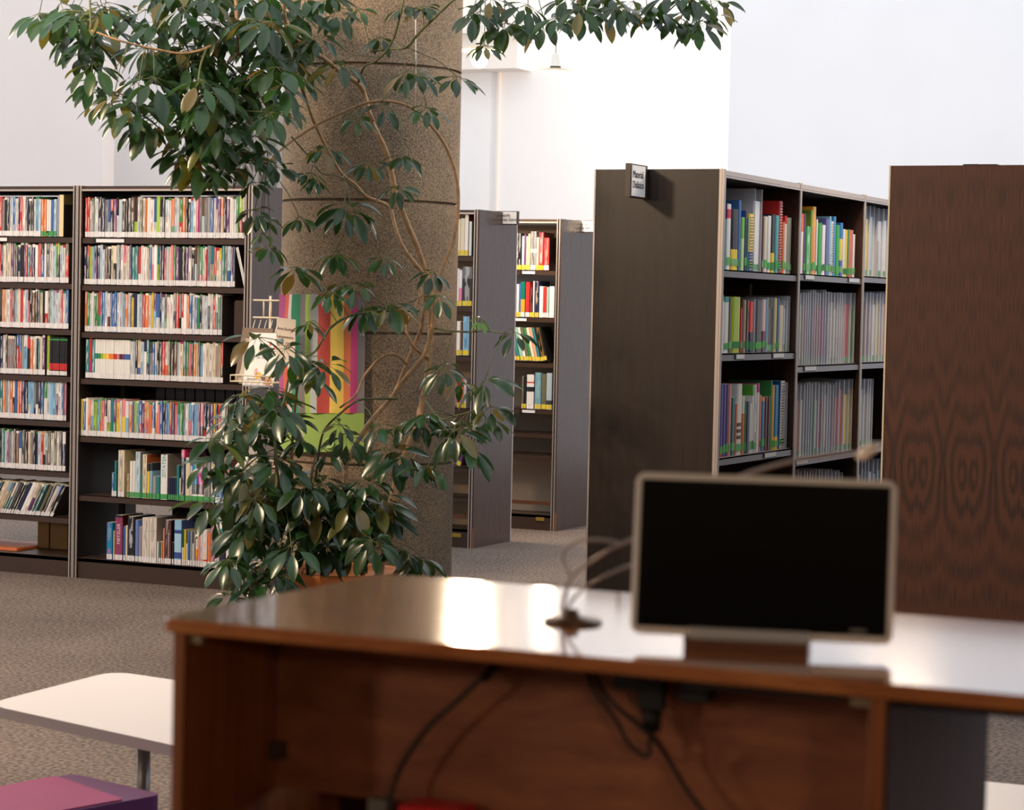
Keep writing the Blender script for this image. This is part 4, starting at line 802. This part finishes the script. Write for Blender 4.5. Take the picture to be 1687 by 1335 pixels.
# ------------------------------------------------------------------ plant
def cat(P, n=5):
    out = []
    for i in range(len(P)-1):
        p0 = P[max(i-1, 0)]; p1 = P[i]; p2 = P[i+1]; p3 = P[min(i+2, len(P)-1)]
        for k in range(n):
            t = k/n; out.append(.5*((2*p1)+(p2-p0)*t+(2*p0-5*p1+4*p2-p3)*t*t+(3*p1-p0-3*p2+p3)*t*t*t))
    out.append(P[-1]); return out
PD = 9.66
pc_ = atD(560, 938, PD-.02); PX, PY, PZ = pc_.x, pc_.y, pc_.z
plant = empty('potted_umbrella_tree', (PX, PY, 0), 'large climbing umbrella tree with glossy dark leaflets in an orange pot before the column', 'plant')
TERRA = mat('orange terracotta plastic', rgb(206, 120, 56), .45, noise=.05, nscale=4)
m = MB(); m.lathe([(.185, 0), (.19, .01), (.25, PZ-.05), (.268, PZ-.045), (.272, PZ-.004), (.268, PZ), (.256, PZ), (.252, PZ-.01), (.24, PZ-.07), (.0, PZ-.07)], (PX, PY, 0), 56, cap=False); part(m, 'pot', TERRA, plant)
m = MB(); m.lathe([(.243, PZ-.066), (.2, PZ-.06), (.0005, PZ-.055)], (PX, PY, 0), 32, cap=False); part(m, 'soil', mat('potting soil', rgb(60, 46, 36), .95, bump=.6, bscale=60), plant)
BARK = mat('pale brown bark', rgb(158, 124, 88), .7, noise=.25, nscale=40, bump=.4, bscale=90); BARKG = mat('green young stem', rgb(84, 88, 50), .6, noise=.15, nscale=40)
stems = [
 ([(626,952,9.6),(632,905,9.62),(640,865,9.66),(648,812,9.7),(665,756,9.72),(684,705,9.72),(700,645,9.74),(706,600,9.76),(709,555,9.78),(709,510,9.78),(705,465,9.78),(690,415,9.77),(670,366,9.76),(652,318,9.74),(645,285,9.74),(635,247,9.73),(612,200,9.72),(601,158,9.72),(590,138,9.7),(560,118,9.66),(529,93,9.6),(490,72,9.5),(450,40,9.4),(420,-20,9.3),(400,-70,9.3)], .018, .012, BARK, 1),
 ([(598,948,9.5),(585,880,9.48),(572,800,9.5),(570,765,9.55),(592,722,9.6),(614,690,9.62),(645,655,9.66),(668,622,9.66),(697,588,9.66),(712,540,9.66),(717,490,9.66),(731,437,9.68),(749,390,9.7),(755,335,9.72),(752,292,9.72),(738,249,9.72),(722,222,9.7),(690,186,9.66),(655,169,9.62),(610,168,9.6),(565,185,9.58),(520,207,9.56),(469,242,9.5),(440,270,9.4)], .014, .006, BARK, 1),
 ([(649,651,9.66),(668,605,9.7),(682,570,9.72),(694,540,9.7),(700,495,9.7),(698,455,9.68),(680,430,9.66),(661,402,9.66),(650,370,9.68),(640,340,9.7),(604,324,9.66),(585,304,9.66),(562,285,9.64),(538,243,9.62),(517,200,9.6),(499,150,9.6),(485,118,9.58),(475,90,9.5),(470,40,9.4),(465,-20,9.3)], .011, .008, BARK, 1),
 ([(706,590,9.76),(688,578,9.68),(672,555,9.66),(672,530,9.66),(690,495,9.66),(692,465,9.68)], .008, .007, BARK, 0),
 ([(670,600,9.66),(655,586,9.58),(640,584,9.55),(622,594,9.55),(600,620,9.55),(586,650,9.5),(560,672,9.5)], .007, .006, BARK, 0),
 ([(709,600,9.78),(697,583,9.72)], .006, .006, BARK, 0),
 ([(690,512,9.68),(640,512,9.55),(606,515,9.5),(574,521,9.45),(545,540,9.42),(530,562,9.4),(518,580,9.4),(499,590,9.35)], .007, .006, BARKG, 1),
 ([(655,657,9.66),(620,657,9.6),(590,660,9.55),(560,682,9.5),(535,708,9.5),(525,745,9.5),(520,790,9.5)], .006, .006, BARKG, 0),
 ([(508,952,9.55),(505,910,9.5),(502,872,9.45),(480,845,9.4),(463,820,9.35),(456,773,9.3),(453,723,9.3),(456,690,9.25),(468,660,9.25),(475,625,9.25)], .010, .006, BARKG, 1),
 ([(530,950,9.6),(528,900,9.58),(500,860,9.5),(484,839,9.5),(481,790,9.5),(481,740,9.5),(484,700,9.48),(486,670,9.45),(492,620,9.4)], .010, .007, BARK, 1),
 ([(536,950,9.6),(533,890,9.55),(520,850,9.5),(512,800,9.45),(520,750,9.45)], .010, .006, BARK, 1),
 ([(618,950,9.62),(636,900,9.62),(645,850,9.6),(660,800,9.6),(690,740,9.58)], .007, .005, BARK, 0),
 ([(717,541,9.68),(740,545,9.55),(775,547,9.45),(788,542,9.4)], .006, .004, BARKG, 1),
 ([(775,547,9.45),(800,546,9.4),(831,549,9.35)], .003, .003, BARKG, 0),
 ([(700,660,9.7),(725,690,9.55),(748,686,9.45),(781,677,9.4),(800,668,9.35)], .005, .004, BARKG, 1),
 ([(590,138,9.7),(600,110,9.6),(622,99,9.5),(646,69,9.4),(661,18,9.3),(670,-30,9.3)], .006, .005, BARKG, 0),
 ([(612,85,9.55),(640,81,9.5),(670,78,9.45),(688,57,9.4),(718,27,9.3),(754,-5,9.2),(800,-30,9.1)], .006, .006, BARKG, 1),
 ([(529,93,9.6),(480,60,9.4),(436,41,9.3),(390,52,9.2),(341,79,9.1),(300,88,9.05),(260,82,9.0),(224,74,8.95),(191,65,8.9),(150,50,8.9)], .009, .004, BARK, 1),
 ([(393,90,9.2),(391,50,9.2),(388,-10,9.2)], .009, .009, BARK, 0),
 ([(341,79,9.1),(330,110,9.05),(325,160,9.0),(330,210,9.0)], .006, .004, BARKG, 0),
 ([(150,50,8.9),(148,-5,8.9),(146,-60,8.9)], .005, .005, BARKG, 0),
 ([(469,242,9.5),(450,210,9.4),(440,175,9.3),(430,140,9.25)], .006, .004, BARKG, 0),
 ([(604,324,9.66),(560,292,9.6),(530,285,9.55),(512,262,9.5),(480,225,9.45)], .004, .004, BARKG, 0),
 ([(754,-5,9.2),(850,-40,9.1),(950,-45,9.0),(1060,-40,8.9),(1160,-30,8.9)], .006, .005, BARKG, 0),
 ([(616,200,9.7),(605,175,9.7),(600,148,9.7)], .008, .006, BARK, 0)]
SP = []
for P, r0_, r1_, mt_, lf in stems:
    pts = cat([atD(*p) for p in P]); n = len(pts); 
    m = MB(); m.tube(pts, [.82*(r0_+(r1_-r0_)*i/(n-1))+random.uniform(-.0006, .0006) for i in range(n)], 8); part(m, 'stem', mt_, plant)
    SP += pts
fol = MB(); pet = MB()
def leaflet(mb, o, d, nrm, L, wd, col, droop):
    d = d.normalized(); s = d.cross(nrm).normalized(); n = s.cross(d).normalized()
    prof = (0, .42, .80, .98, 1.0, .86, .55, .0); ks = len(prof)-1
    rows = []
    p = Vector(o); dd = d.copy()
    for i in range(ks+1):
        w = wd*prof[i]
        if i in (0, ks): rows.append(mb.verts([p]))
        else: rows.append(mb.verts([p+s*w+n*(w*.28), p, p-s*w+n*(w*.28)]))
        dd = (dd+Vector((0, 0, -1))*droop/ks).normalized(); n = s.cross(dd).normalized()
        p = p+dd*(L/ks)
    mid = tuple(min(1, c*1.5+.01) for c in col)
    a, b_ = rows[0], rows[1]; mb.face([a, b_+1, b_], 0, col, smooth=True); mb.face([a, b_+2, b_+1], 0, col, smooth=True)
    for i in range(1, ks-1):
        a, b_ = rows[i], rows[i+1]
        mb.face([a, a+1, b_+1, b_], 0, col, smooth=True); mb.face([a+1, a+2, b_+2, b_+1], 0, col, smooth=True)
    a, b_ = rows[ks-1], rows[ks]; mb.face([a, a+1, b_], 0, col, smooth=True); mb.face([a+1, a+2, b_], 0, col, smooth=True)
TC = (-fw).normalized()
def cluster(px, py, D, rpx=45, face=.45, n=None, link=True, light=0):
    h = atD(px, py, D); R_ = rpx/F*D; n = n or random.randint(7, 9)
    ax = (Vector((0, 0, 1)) + TC*face*random.uniform(.3, 1.5) + Vector((random.uniform(-.35, .35), random.uniform(-.35, .35), 0))).normalized()
    t1 = ax.cross(Vector((.3, 1, .1))).normalized(); t2 = ax.cross(t1)
    g = random.uniform(.7, 1.25)
    base = (.017*g, .046*g, .012*g)
    if light: base = (.07*g, .15*g, .03*g)
    a0_ = random.uniform(0, 6.28)
    for k in range(n):
        az = a0_+k*6.283/n+random.uniform(-.18, .18); dr = random.uniform(-.1, .55)
        d = (t1*math.cos(az)+t2*math.sin(az)-ax*dr+Vector((0, 0, -.25))).normalized()
        L = R_*random.uniform(.66, .98); pl = R_*random.uniform(.22, .34)
        s0 = h+d*pl
        pet.tube([h, h+d*pl*.5+ax*.002, s0], .0011, 4)
        c = tuple(x*random.uniform(.85, 1.2) for x in (base if random.random() > .10 else (.09, .085, .02)))  # yellow-olive leaflets: some old ones, some painted warm highlights
        leaflet(fol, s0, d, (ax+Vector((random.uniform(-.2, .2), random.uniform(-.2, .2), 0))).normalized(), L, L*random.uniform(.165, .215), c, random.uniform(.3, .9))
    if link:
        q = min(SP, key=lambda p: (p-h).length + (0 if p.z > h.z-.1 else .1)); v = q-h; Lq = v.length
        if Lq < .45:
            pet.tube([h, h+v*.35+Vector((0, 0, .02)), h+v*.7+Vector((0,0,.01)), q], .0018, 5)
        else:
            e = h+Vector((random.uniform(-.05, .05), random.uniform(-.03, .1), .16)); pet.tube([h, (h+e)/2+Vector((.01, 0, 0)), e], .0016, 4)
hubs = """556,18,40 559,102,48 625,60,34 664,9,34 695,10,34 670,117,44 688,122,40 753,126,42 634,174,36 589,192,34 703,177,36 664,255,40 607,267,40 538,243,38 512,285,32 522,296,26 577,335,58 652,308,36 493,357,34
430,357,32 445,405,30 420,345,30 490,440,48 568,350,44 553,414,44 634,423,34 565,465,44 545,480,36 640,500,56 600,505,46 585,470,40 712,448,36 722,486,32 508,534,28 490,588,58 538,600,48 424,555,44 470,575,40 520,620,44
730,606,44 799,626,44 760,630,36 703,681,42 808,670,44 748,706,50 801,690,40 775,735,44 645,740,52 672,750,54 705,768,46 695,690,38 660,700,36 620,700,34 572,720,38 496,723,32 540,745,30 765,700,40
356,723,48 410,677,44 406,723,46 380,690,44 453,670,50 473,690,46 440,640,46 430,700,44 395,650,38 406,775,54 390,815,48 346,826,48 460,760,50 440,790,46 380,760,44 345,760,36 532,796,50 526,826,50 506,852,48 552,846,52 618,829,52 592,872,50 560,800,44 600,790,40 640,830,40 470,830,44 500,800,44 575,850,44
400,869,50 460,879,48 430,850,44 376,922,44 416,965,42 450,939,46 440,920,40 496,949,30 480,900,44 540,900,44 570,900,40 612,890,44 590,905,36 665,905,36 694,918,42 680,930,30 380,980,34 400,950,36 470,950,34 355,850,40 420,820,40
65,22,44 90,30,44 120,49,46 147,63,48 153,104,46 153,131,40 180,46,40 188,158,38 128,20,44 100,5,40 165,15,42 240,16,50 262,35,50 284,71,52 322,27,46 355,33,44 372,62,42 218,131,48 254,128,56 297,147,62 262,188,60 225,170,46 330,131,52 338,160,54 327,207,54 365,202,50 327,258,50 387,240,48 420,224,44 436,68,52 447,35,52 425,153,48 387,164,46 400,110,50 410,30,48 455,110,50 470,60,48 350,90,44 380,120,44 310,100,48 285,110,50 345,230,44 310,240,40 405,262,38 440,250,38 400,190,44 360,160,48 240,80,44 205,30,40 300,10,44 270,-10,44 345,-5,44 440,-8,48 490,20,48 520,60,44 500,-5,44 540,-8,40 590,15,34 465,140,42 445,185,42 470,170,38 455,275,30 415,300,26 505,110,40 480,95,40 160,170,30 130,90,36
779,18,40 832,38,44 793,18,40 850,33,42 897,36,44 918,27,40 955,10,40 995,18,44 965,22,38 1020,12,38 1066,18,42 1090,15,42 1122,30,42 1134,18,40 1152,38,42 1185,2,38 1045,3,36 1010,-6,40 870,8,40 810,-4,40 935,-5,40 1100,-10,44 1140,-10,42 980,-14,40 1175,25,32 798,75,26 322,262,50 375,272,38 230,205,44 208,186,40 348,280,40 298,250,42 262,200,46 150,145,34 340,235,44"""
def depth_for(px, py):
    if py < 330 and px < 480: return random.uniform(8.9, 9.45)
    if px > 765 and py < 120: return random.uniform(8.9, 9.3)
    if 480 <= px <= 765 and py < 620: return random.uniform(9.3, 9.62)
    if py > 780: return random.uniform(9.1, 9.5)
    return random.uniform(9.15, 9.5)
for t_ in hubs.split():
    px, py, rr = [float(v) for v in t_.split(',')]
    cluster(px, py, depth_for(px, py), rr*(1.14 if 470 < px < 765 and py < 700 else 1.3))
# small pale shoots and extra foliage in the crown thickets
cluster(793, 527, 9.4, 26, 1., light=1); cluster(847, 548, 9.35, 42, .5, n=6); cluster(508, 530, 9.4, 24, .8, light=1); cluster(432, 385, 9.5, 24, .6, light=1); cluster(560, 700, 9.4, 34, .8, light=0)
for n_, (x0, x1, y0_, y1_) in ((16, (370, 500, -20, 140)), (12, (230, 360, -20, 120)), (14, (380, 460, 660, 900)), (14, (480, 640, 780, 900)), (6, (100, 180, -10, 80)), (8, (300, 400, 120, 230))):
    for k in range(n_):
        px, py = random.uniform(x0, x1), random.uniform(y0_, y1_); cluster(px, py, depth_for(px, py)+.15, random.uniform(48, 62))
LEAF = vcol('glossy leaf', .24, .26, .5); bn = LEAF.node_tree
part(fol, 'foliage', LEAF, plant, 'glossy dark green umbrella-shaped leaf clusters'); part(pet, 'leaf_stalks', BARKG, plant)
m = MB(); m.tube([atD(684.5, 20, 9.5), atD(685.5, 120, 9.62), atD(684, 188, 9.66)], .002, 5); m.tube([atD(684, 180, 9.66), atD(682, 192, 9.66)], .004, 6); part(m, 'support_string', WHITE, plant)
# ------------------------------------------------------------------ standing-height counter desk
DZ = 1.15; DY0, DY1 = 1.971, 2.444; DXL = -1.318; TH = .0145
DW = wood('glossy brown desk wood', rgb(148, 84, 46), rgb(190, 122, 72), 'X', 14, .10, .8, .12)
DW2 = wood('orange brown desk edge wood', rgb(118, 62, 32), rgb(152, 88, 48), 'Z', 16, .4)
DIN = wood('inner desk wood', rgb(126, 70, 46), rgb(162, 98, 64), 'X', 9, .5, 0, .25)
DDK = wood('dark desk side', rgb(58, 30, 26), rgb(76, 42, 34), 'Z', 12, .8)
desk = empty('counter_desk', (-.7, 2.2, 0), 'glossy brown wooden standing counter in the foreground carrying the tablet screen', 'desk')
m = MB(); m.rbox((DXL, DY0, DZ-TH), (.5, DY1, DZ), .022, seg=6, bev=.002); part(m, 'desktop', DW, desk)
UT = DZ-TH-.0004
m = MB(); m.box((-1.302, DY0+.006, 0), (-1.288, DY1-.06, UT)); part(m, 'side_panel', DW2, desk, bevel=.0015)
m = MB(); m.box((-.579, DY0+.006, 0), (-.5637, 2.345, UT)); part(m, 'side_panel', DW2, desk, bevel=.0015)
m = MB(); m.box((-.5634, DY0+.009, 0), (-.561, 2.344, UT-.007)); part(m, 'side_facing', DDK, desk, 'dark brown facing')
m = MB(); m.box((.46, DY0+.006, 0), (.475, 2.345, UT)); part(m, 'side_panel', DW2, desk, bevel=.0015)
m = MB(); m.box((-1.2876, 2.158, .948), (-.5794, 2.167, UT)); part(m, 'modesty_panel', DIN, desk)
m = MB(); m.box((-1.2876, 2.30, 0), (-.5794, 2.31, .96)); part(m, 'lower_back_panel', DDK, desk)
m = MB(); m.box((-1.2876, 2.0, .785), (-.5794, 2.298, .80)); part(m, 'inner_shelf', DIN, desk)
m = MB(); m.box((-.76, DY0+.027, UT-.009), (.455, DY0+.038, UT)); part(m, 'under_rail', mat('black steel rail', rgb(24, 22, 24), .4), desk)
for bx_ in ((-.598, -.5794), (-1.2876, -1.273)):
    m = MB(); m.box((bx_[0], DY0+.013, UT-.010), (bx_[1], DY0+.022, UT-.001)); part(m, 'corner_bracket', mat('pale metal bracket', rgb(150, 130, 110), .4, .5), desk)
m = MB(); m.box((-1.2876, 2.142, .981), (-1.273, 2.1575, .999)); part(m, 'hinge', mat('dull hinge', rgb(90, 70, 60), .4, .4), desk)
yS = 2.133
a = onY(1010, 1110, yS); b_ = onY(1165, 1165, yS)
ps = empty('power_socket_strip', ((a.x+b_.x)/2, 2.145, 1.08), 'dark grey socket block fixed under the counter top', 'socket strip')
PLM = mat('dark grey plastic', rgb(58, 58, 58), .45)
m = MB(); m.box((a.x, yS, UT-.041), (a.x+.038, 2.157, UT)); m.box((b_.x-.033, yS, UT-.047), (b_.x, 2.157, UT)); m.box((a.x+.038, yS+.009, UT-.03), (b_.x-.033, 2.157, UT)); part(m, 'housing', PLM, ps, bevel=.0015)
for x in (a.x-.004, a.x+.031, b_.x):
    m = MB(); m.box((x, yS-.0055, UT-.019), (x+.006, yS, UT-.001)); part(m, 'clip', mat('cream clip', rgb(150, 134, 110), .5), ps)
BLK = mat('black rubber', rgb(18, 17, 19), .5)
m = MB(); q = onY(1078, 1180, yS); m.box((q.x-.013, yS-.013, q.z+.009), (q.x+.013, yS-.0002, q.z+.038)); m.lathe([(.009, -.014), (.0105, .009)], (q.x, yS-.007, q.z), 12); part(m, 'plug', BLK, ps)
def cable(P, r, label, group=None, mt=BLK):
    m = MB(); m.tube(cat([Vector(p) for p in P], 6), r, 8); return tag(m.build('cable', mt), label, 'cable', group)
def dk(px, py, Y=2.124): return onY(px, py, Y)
cable([dk(822,1098,2.15), dk(800,1112), dk(760,1150), dk(710,1195), dk(672,1245), dk(650,1290), dk(640,1340,2.115), dk(632,1420,2.106), dk(640,1500,2.1)], .0025, 'thin black cable arching down left part of the counter front')
m = MB(); m.tube([dk(812,1100,2.15), dk(798,1118,2.128)], .005, 8); tag(m.build('cable_clip', BLK), 'black clip holding the left cable beneath the counter top', 'clip')
cable([dk(965,1102,2.15), dk(980,1140), dk(1010,1180), dk(1035,1225), dk(1055,1242), dk(1068,1245), dk(1070,1215), dk(1074,1196,2.118)], .0023, 'black cable looping beneath the socket block')
cable([dk(975,1102,2.15), dk(1000,1150,2.115), dk(1040,1185,2.108), dk(1075,1215,2.11), dk(1100,1250), dk(1130,1300), dk(1165,1350), dk(1200,1430), dk(1220,1500)], .0027, 'black cable running down right of the socket block')
a = onY(652, 1326, 2.10); b_ = onY(752, 1335, 2.10); m = MB(); m.rbox((a.x, 2.10, .8005), (b_.x, 2.15, a.z), .006, bev=.003); tag(m.build('red_box', mat('red plastic', rgb(206, 34, 44), .4)), 'bright red box on the shelf inside the counter at the bottom of the photo', 'box')
a = onY(606, 1316, 2.12); b_ = onY(636, 1320, 2.12); m = MB(); m.box((a.x, 2.12, .8005), (b_.x, 2.14, a.z)); tag(m.build('grey_adapter', mat('grey plastic', rgb(110, 104, 100), .5)), 'small grey adapter inside the counter, left of the red box', 'adapter')
# ------------------------------------------------------------------ tablet screen on the counter
zb_ = DZ+.0125
A_ = onZ(1037, 1043, zb_); B_ = onZ(1470, 1063, zb_)
yaw = math.atan2(B_.y-A_.y, B_.x-A_.x); Wm = (B_-A_).length; Hm = .154
mid = (A_+B_)/2
mon = empty('tablet_screen', (mid.x, mid.y, DZ), 'silver-framed black tablet screen tilted back on a clear stand on the counter', 'screen')
MT = Matrix.Translation(A_) @ Matrix.Rotation(yaw, 4, 'Z') @ Matrix.Rotation(-math.radians(9), 4, 'X') @ FACE_MY   # local: x right, y up, z towards viewer
SILV = mat('silver plastic', rgb(232, 226, 222), .4, .0)
m = MB(); m.rbox((0, 0, -.012), (Wm, Hm, 0), .0098, seg=6, bev=.0015, M=MT); part(m, 'housing', SILV, mon)
SCR = mat('glossy black screen glass', rgb(10, 9, 10), .03, spec=.5)
m = MB(); m.box((.0058, .007, -.0003), (Wm-.0058, Hm-.0062, .0005), M=MT); part(m, 'screen', SCR, mon)
m = MB(); m.box((Wm*.84, .0098, .0005), (Wm*.90, .013, .0008), M=MT); part(m, 'maker_mark', mat('grey mark', rgb(120, 118, 116), .5), mon, 'small grey maker mark')
ac = mat('clear acrylic', (.92, .92, .92), .05); ac.node_tree.nodes['Principled BSDF'].inputs['Transmission Weight'].default_value = .95
m = MB(); m.box((.056, -.003, .002), (.171, .008, .005), M=MT); part(m, 'clear_front_lip', SLEEVE, mon, 'transparent lip holding the lower edge')
RZ = Matrix.Translation((mid.x, mid.y, DZ)) @ Matrix.Rotation(yaw, 4, 'Z')
m = MB(); m.box((-.072, .0, .0004), (.046, .05, .0118), M=RZ); m.box((-.05, .03, .0118), (.03, .036, .09), M=RZ); part(m, 'stand', mat('brown tinted plastic foot', rgb(112, 74, 54), .3), mon, 'brown stand block under the middle')
# ------------------------------------------------------------------ goose-neck lamp
g0 = onZ(943, 1026, DZ); gl = empty('gooseneck_lamp', (g0.x, g0.y, DZ), 'slim goose-neck lamp with round dark base, left of and behind the tablet screen', 'lamp')
GM = mat('grey flexible stem', rgb(150, 138, 132), .4, .3)
m = MB(); m.lathe([(.029, 0), (.031, .0015), (.029, .004), (.009, .006), (.005, .014)], (g0.x, g0.y, DZ+.0002), 40); part(m, 'base', mat('dark bronze base', rgb(96, 72, 52), .3, .4), gl)
def gp(px, py, dy=0): return onY(px, py, g0.y+dy)
m = MB(); m.tube(cat([gp(926, 1018), gp(930, 985), gp(942, 950), gp(975, 925), gp(1010, 903), gp(1048, 886, .013), gp(1110, 850, .027), gp(1190, 800, .045), gp(1250, 775, .053), gp(1330, 755, .062), gp(1400, 748, .067), gp(1425, 745, .067)], 6), .0020, 8); part(m, 'stem', GM, gl)
m = MB(); m.tube(cat([gp(928, 1018), gp(942, 990), gp(965, 968), gp(1000, 948), gp(1040, 932, .013), gp(1090, 920, .022)], 6), .0016, 8); part(m, 'wire', GM, gl)
m = MB(); m.tube(cat([gp(942, 950), gp(930, 930), gp(930, 908), gp(950, 893), gp(985, 890), gp(1020, 895, .01)], 6), .0016, 8); part(m, 'looped_wire', GM, gl)
hd = gp(1427, 745, .067); m = MB()
m.loft([[hd+Vector((x, r*math.cos(k*.5236), r*math.sin(k*.5236)+x*.5)) for k in range(12)] for x, r in ((-.0098, .0027), (-.0053, .0062), (.0, .008), (.0053, .0062), (.013, .004))], smooth=True); part(m, 'lamp_head', mat('cream lamp head', rgb(236, 222, 204), .4), gl)
# ------------------------------------------------------------------ white table, purple seat, right-hand table
TW = mat('white laminate', rgb(216, 204, 198), .35); TE = mat('pale grey table edging', rgb(190, 184, 190), .5)
def slab(P, z0, z1, r, names, root, mats_):
    out = []
    n = len(P)
    for i in range(n):
        p = Vector(P[i]); a = (Vector(P[i-1])-p).normalized(); b_ = (Vector(P[(i+1) % n])-p).normalized()
        for k in range(6):
            t = k/5; q = (p+a*r)*(1-t)**2 + p*2*t*(1-t) + (p+b_*r)*t*t; out.append((q.x, q.y))
    m = MB(); m.loft([[(x, y, z0) for x, y in out], [(x, y, z1-.0015) for x, y in out]], cap=True); part(m, names[0], mats_[0], root)
    m = MB(); m.loft([[(x, y, z1-.0015) for x, y in out], [(x, y, z1) for x, y in out]], cap=True); part(m, names[1], mats_[1], root)
t = empty('low_table', (-3.2, 5.0, 0), 'low white table with rounded corners and grey leg, left of the counter', 'table')
slab([(-3.83, 4.935), (-3.02, 4.69), (-2.99, 5.42), (-3.87, 5.57)], .372, .4, .09, ('tabletop_edge', 'tabletop'), t, (TE, TW))
lg = onY(237, 1240, 5.0); m = MB(); m.lathe([(.017, .012), (.017, .372)], (lg.x, 5.0, 0), 20); m.lathe([(.15, 0), (.15, .006), (.02, .012)], (lg.x, 5.0, 0), 32); part(m, 'leg', mat('grey metal leg', rgb(126, 120, 118), .35, .5), t)
s = empty('purple_seat', (-3.4, 4.3, 0), 'magenta upholstered low seat at bottom left corner of the photo', 'seat')
MG = mat('magenta fabric', rgb(134, 18, 84), .75, noise=.06, nscale=60); MP = mat('magenta fabric in painted shade', rgb(78, 3, 76), .75)
p1 = onZ(122, 1275, .3); p2 = onZ(268, 1309, .3); p0 = onZ(-60, 1310, .3)
d1_ = (p2-p1); d2_ = Vector((-d1_.y, d1_.x, 0)).normalized(); d2_ = -d2_ if d2_.y > 0 else d2_
P = [p1, p2, p2+d2_*.42+Vector((0,0,0)), p0+d2_*.42, p0]
P = [(p.x, p.y) for p in P][::-1]
in1 = (Vector(p1)+(Vector(p0)-Vector(p1)).normalized()*.06)
slab(P, .08, .30, .03, ('seat_side', 'seat_shade_band'), s, (MP, MP))  # dark band painted in place of a rim in shade
Q = [(in1.x, in1.y), tuple((p2-d1_*.02+d2_*.11)[:2]), tuple((p2+d2_*.41-d1_*.04)[:2]), tuple((p0+d2_*.41)[:2]), tuple(p0[:2])][::-1]
slab(Q, .30, .304, .02, ('cushion_edge', 'cushion'), s, (MG, MG))
m = MB()
for fx, fy in ((p1.x-.05, p1.y-.12), (p2.x-.08, p2.y-.05), (p0.x+.05, p0.y-.3)): m.lathe([(.015, 0), (.015, .08)], (fx, fy, 0), 12)
part(m, 'feet', MATS['grey metal leg'], s)
t = empty('low_table', (-1.0, 5.1, 0), 'white low tabletop behind the counter at bottom right corner', 'table')
q = onZ(1590, 1283, .4)
slab([(-1.6, 4.75), (-.2, 4.75), (-.2, 5.36), (-1.6, 5.31)], .375, .4, .05, ('tabletop_edge', 'tabletop'), t, (TE, TW))
for x in (-1.1, -.4): m = MB(); m.lathe([(.017, 0), (.017, .375)], (x, 5.15, 0), 20); part(m, 'leg', MATS['grey metal leg'], t)
# ------------------------------------------------------------------ lamps and added fill lights
BULB = emis('lit bulb', (1, .80, .55), 22); SHADE = mat('cream enamel shade', rgb(206, 180, 142), .4)
def pendant(loc, R_, label, ztop, bulbr=.05, power=60, cup=.05):
    x, y, z = loc; r = empty('pendant_lamp', loc, label, 'lamp')
    m = MB(); m.lathe([(R_, 0), (R_*.8, .012), (R_*.4, .026), (.035, .034), (.035, .038), (R_*.4, .03), (R_*.8, .016), (R_, .003)], (x, y, z), 40, cap=False); part(m, 'shade', SHADE, r)
    m = MB(); m.lathe([(cup*1.1, .03), (cup*1.05, .05), (cup, .052), (cup*.7, .16), (0.004, .17)], (x, y, z), 20); part(m, 'lamp_holder', mat('cream holder', rgb(222, 218, 206), .5), r)
    m = MB(); m.lathe([(cup*1.15, .030), (cup*1.15, .048)], (x, y, z), 20); part(m, 'collar', STEELD, r)
    m = MB(); m.tube([(x, y, z+.16), (x, y, ztop)], .004, 6); part(m, 'cord', mat('grey green cord', rgb(150, 160, 150), .6), r)
    m = MB(); m.lathe([(.001, -bulbr*2), (bulbr*.5, -bulbr*1.87), (bulbr*.87, -bulbr*1.5), (bulbr, -bulbr), (bulbr*.87, -bulbr*.5), (bulbr*.5, -.01), (.02, .02)], (x, y, z), 24, cap=False); part(m, 'bulb', BULB, r)
    pointl('bulb_light', (x, y, z-bulbr*2-.07), power, WARM, .09 if power in (300, 22) else .2); return r
pa = atD(790, 84, 14.7); pendant(tuple(pa), .14, 'lit pendant lamp with flat saucer shade, right of the column top', 6.4, .053, 300, .022)
pb = atD(915, 118, 22); pendant(tuple(pb), .155, 'small cream saucer pendant lamp hanging before the white back wall', 6.4, .022, 22, .045)
# unseen warm pendants; those behind the viewer are added as fill light
for i, (x, y, z, pw) in enumerate(((-5.6, 5.8, 3.4, 360), (-7.8, 8.0, 3.55, 150), (-4.3, -2.4, 2.5, 110), (-6.4, -1.2, 2.6, 100), (-8.6, -2.2, 2.6, 110), (2.2, -2.4, 2.5, 90))):
    pendant((x, y, z), .2, ['warm pendant lamp above the low white table', 'warm pendant lamp above the leftmost bookcase aisle', 'added warm fill lamp hanging behind the viewer', 'added warm fill lamp behind the viewer, left of its neighbour', 'added warm fill lamp far left behind the viewer', 'added warm fill lamp behind the viewer to the right'][i], 6.0, .06, pw)
pendant((-2.95, 10.5, 3.3), .2, 'added fill lamp above the aisle beside the rosewood-ended bookcase', 6.0, .05, 130)  # unseen lamp added to brighten the right-hand shelves
pointl('back_wall_wash', (pb.x+.8, 24.2, 3.9), 300, (1, .86, .72), .3)  # light without a fitting, added to brighten the back wall
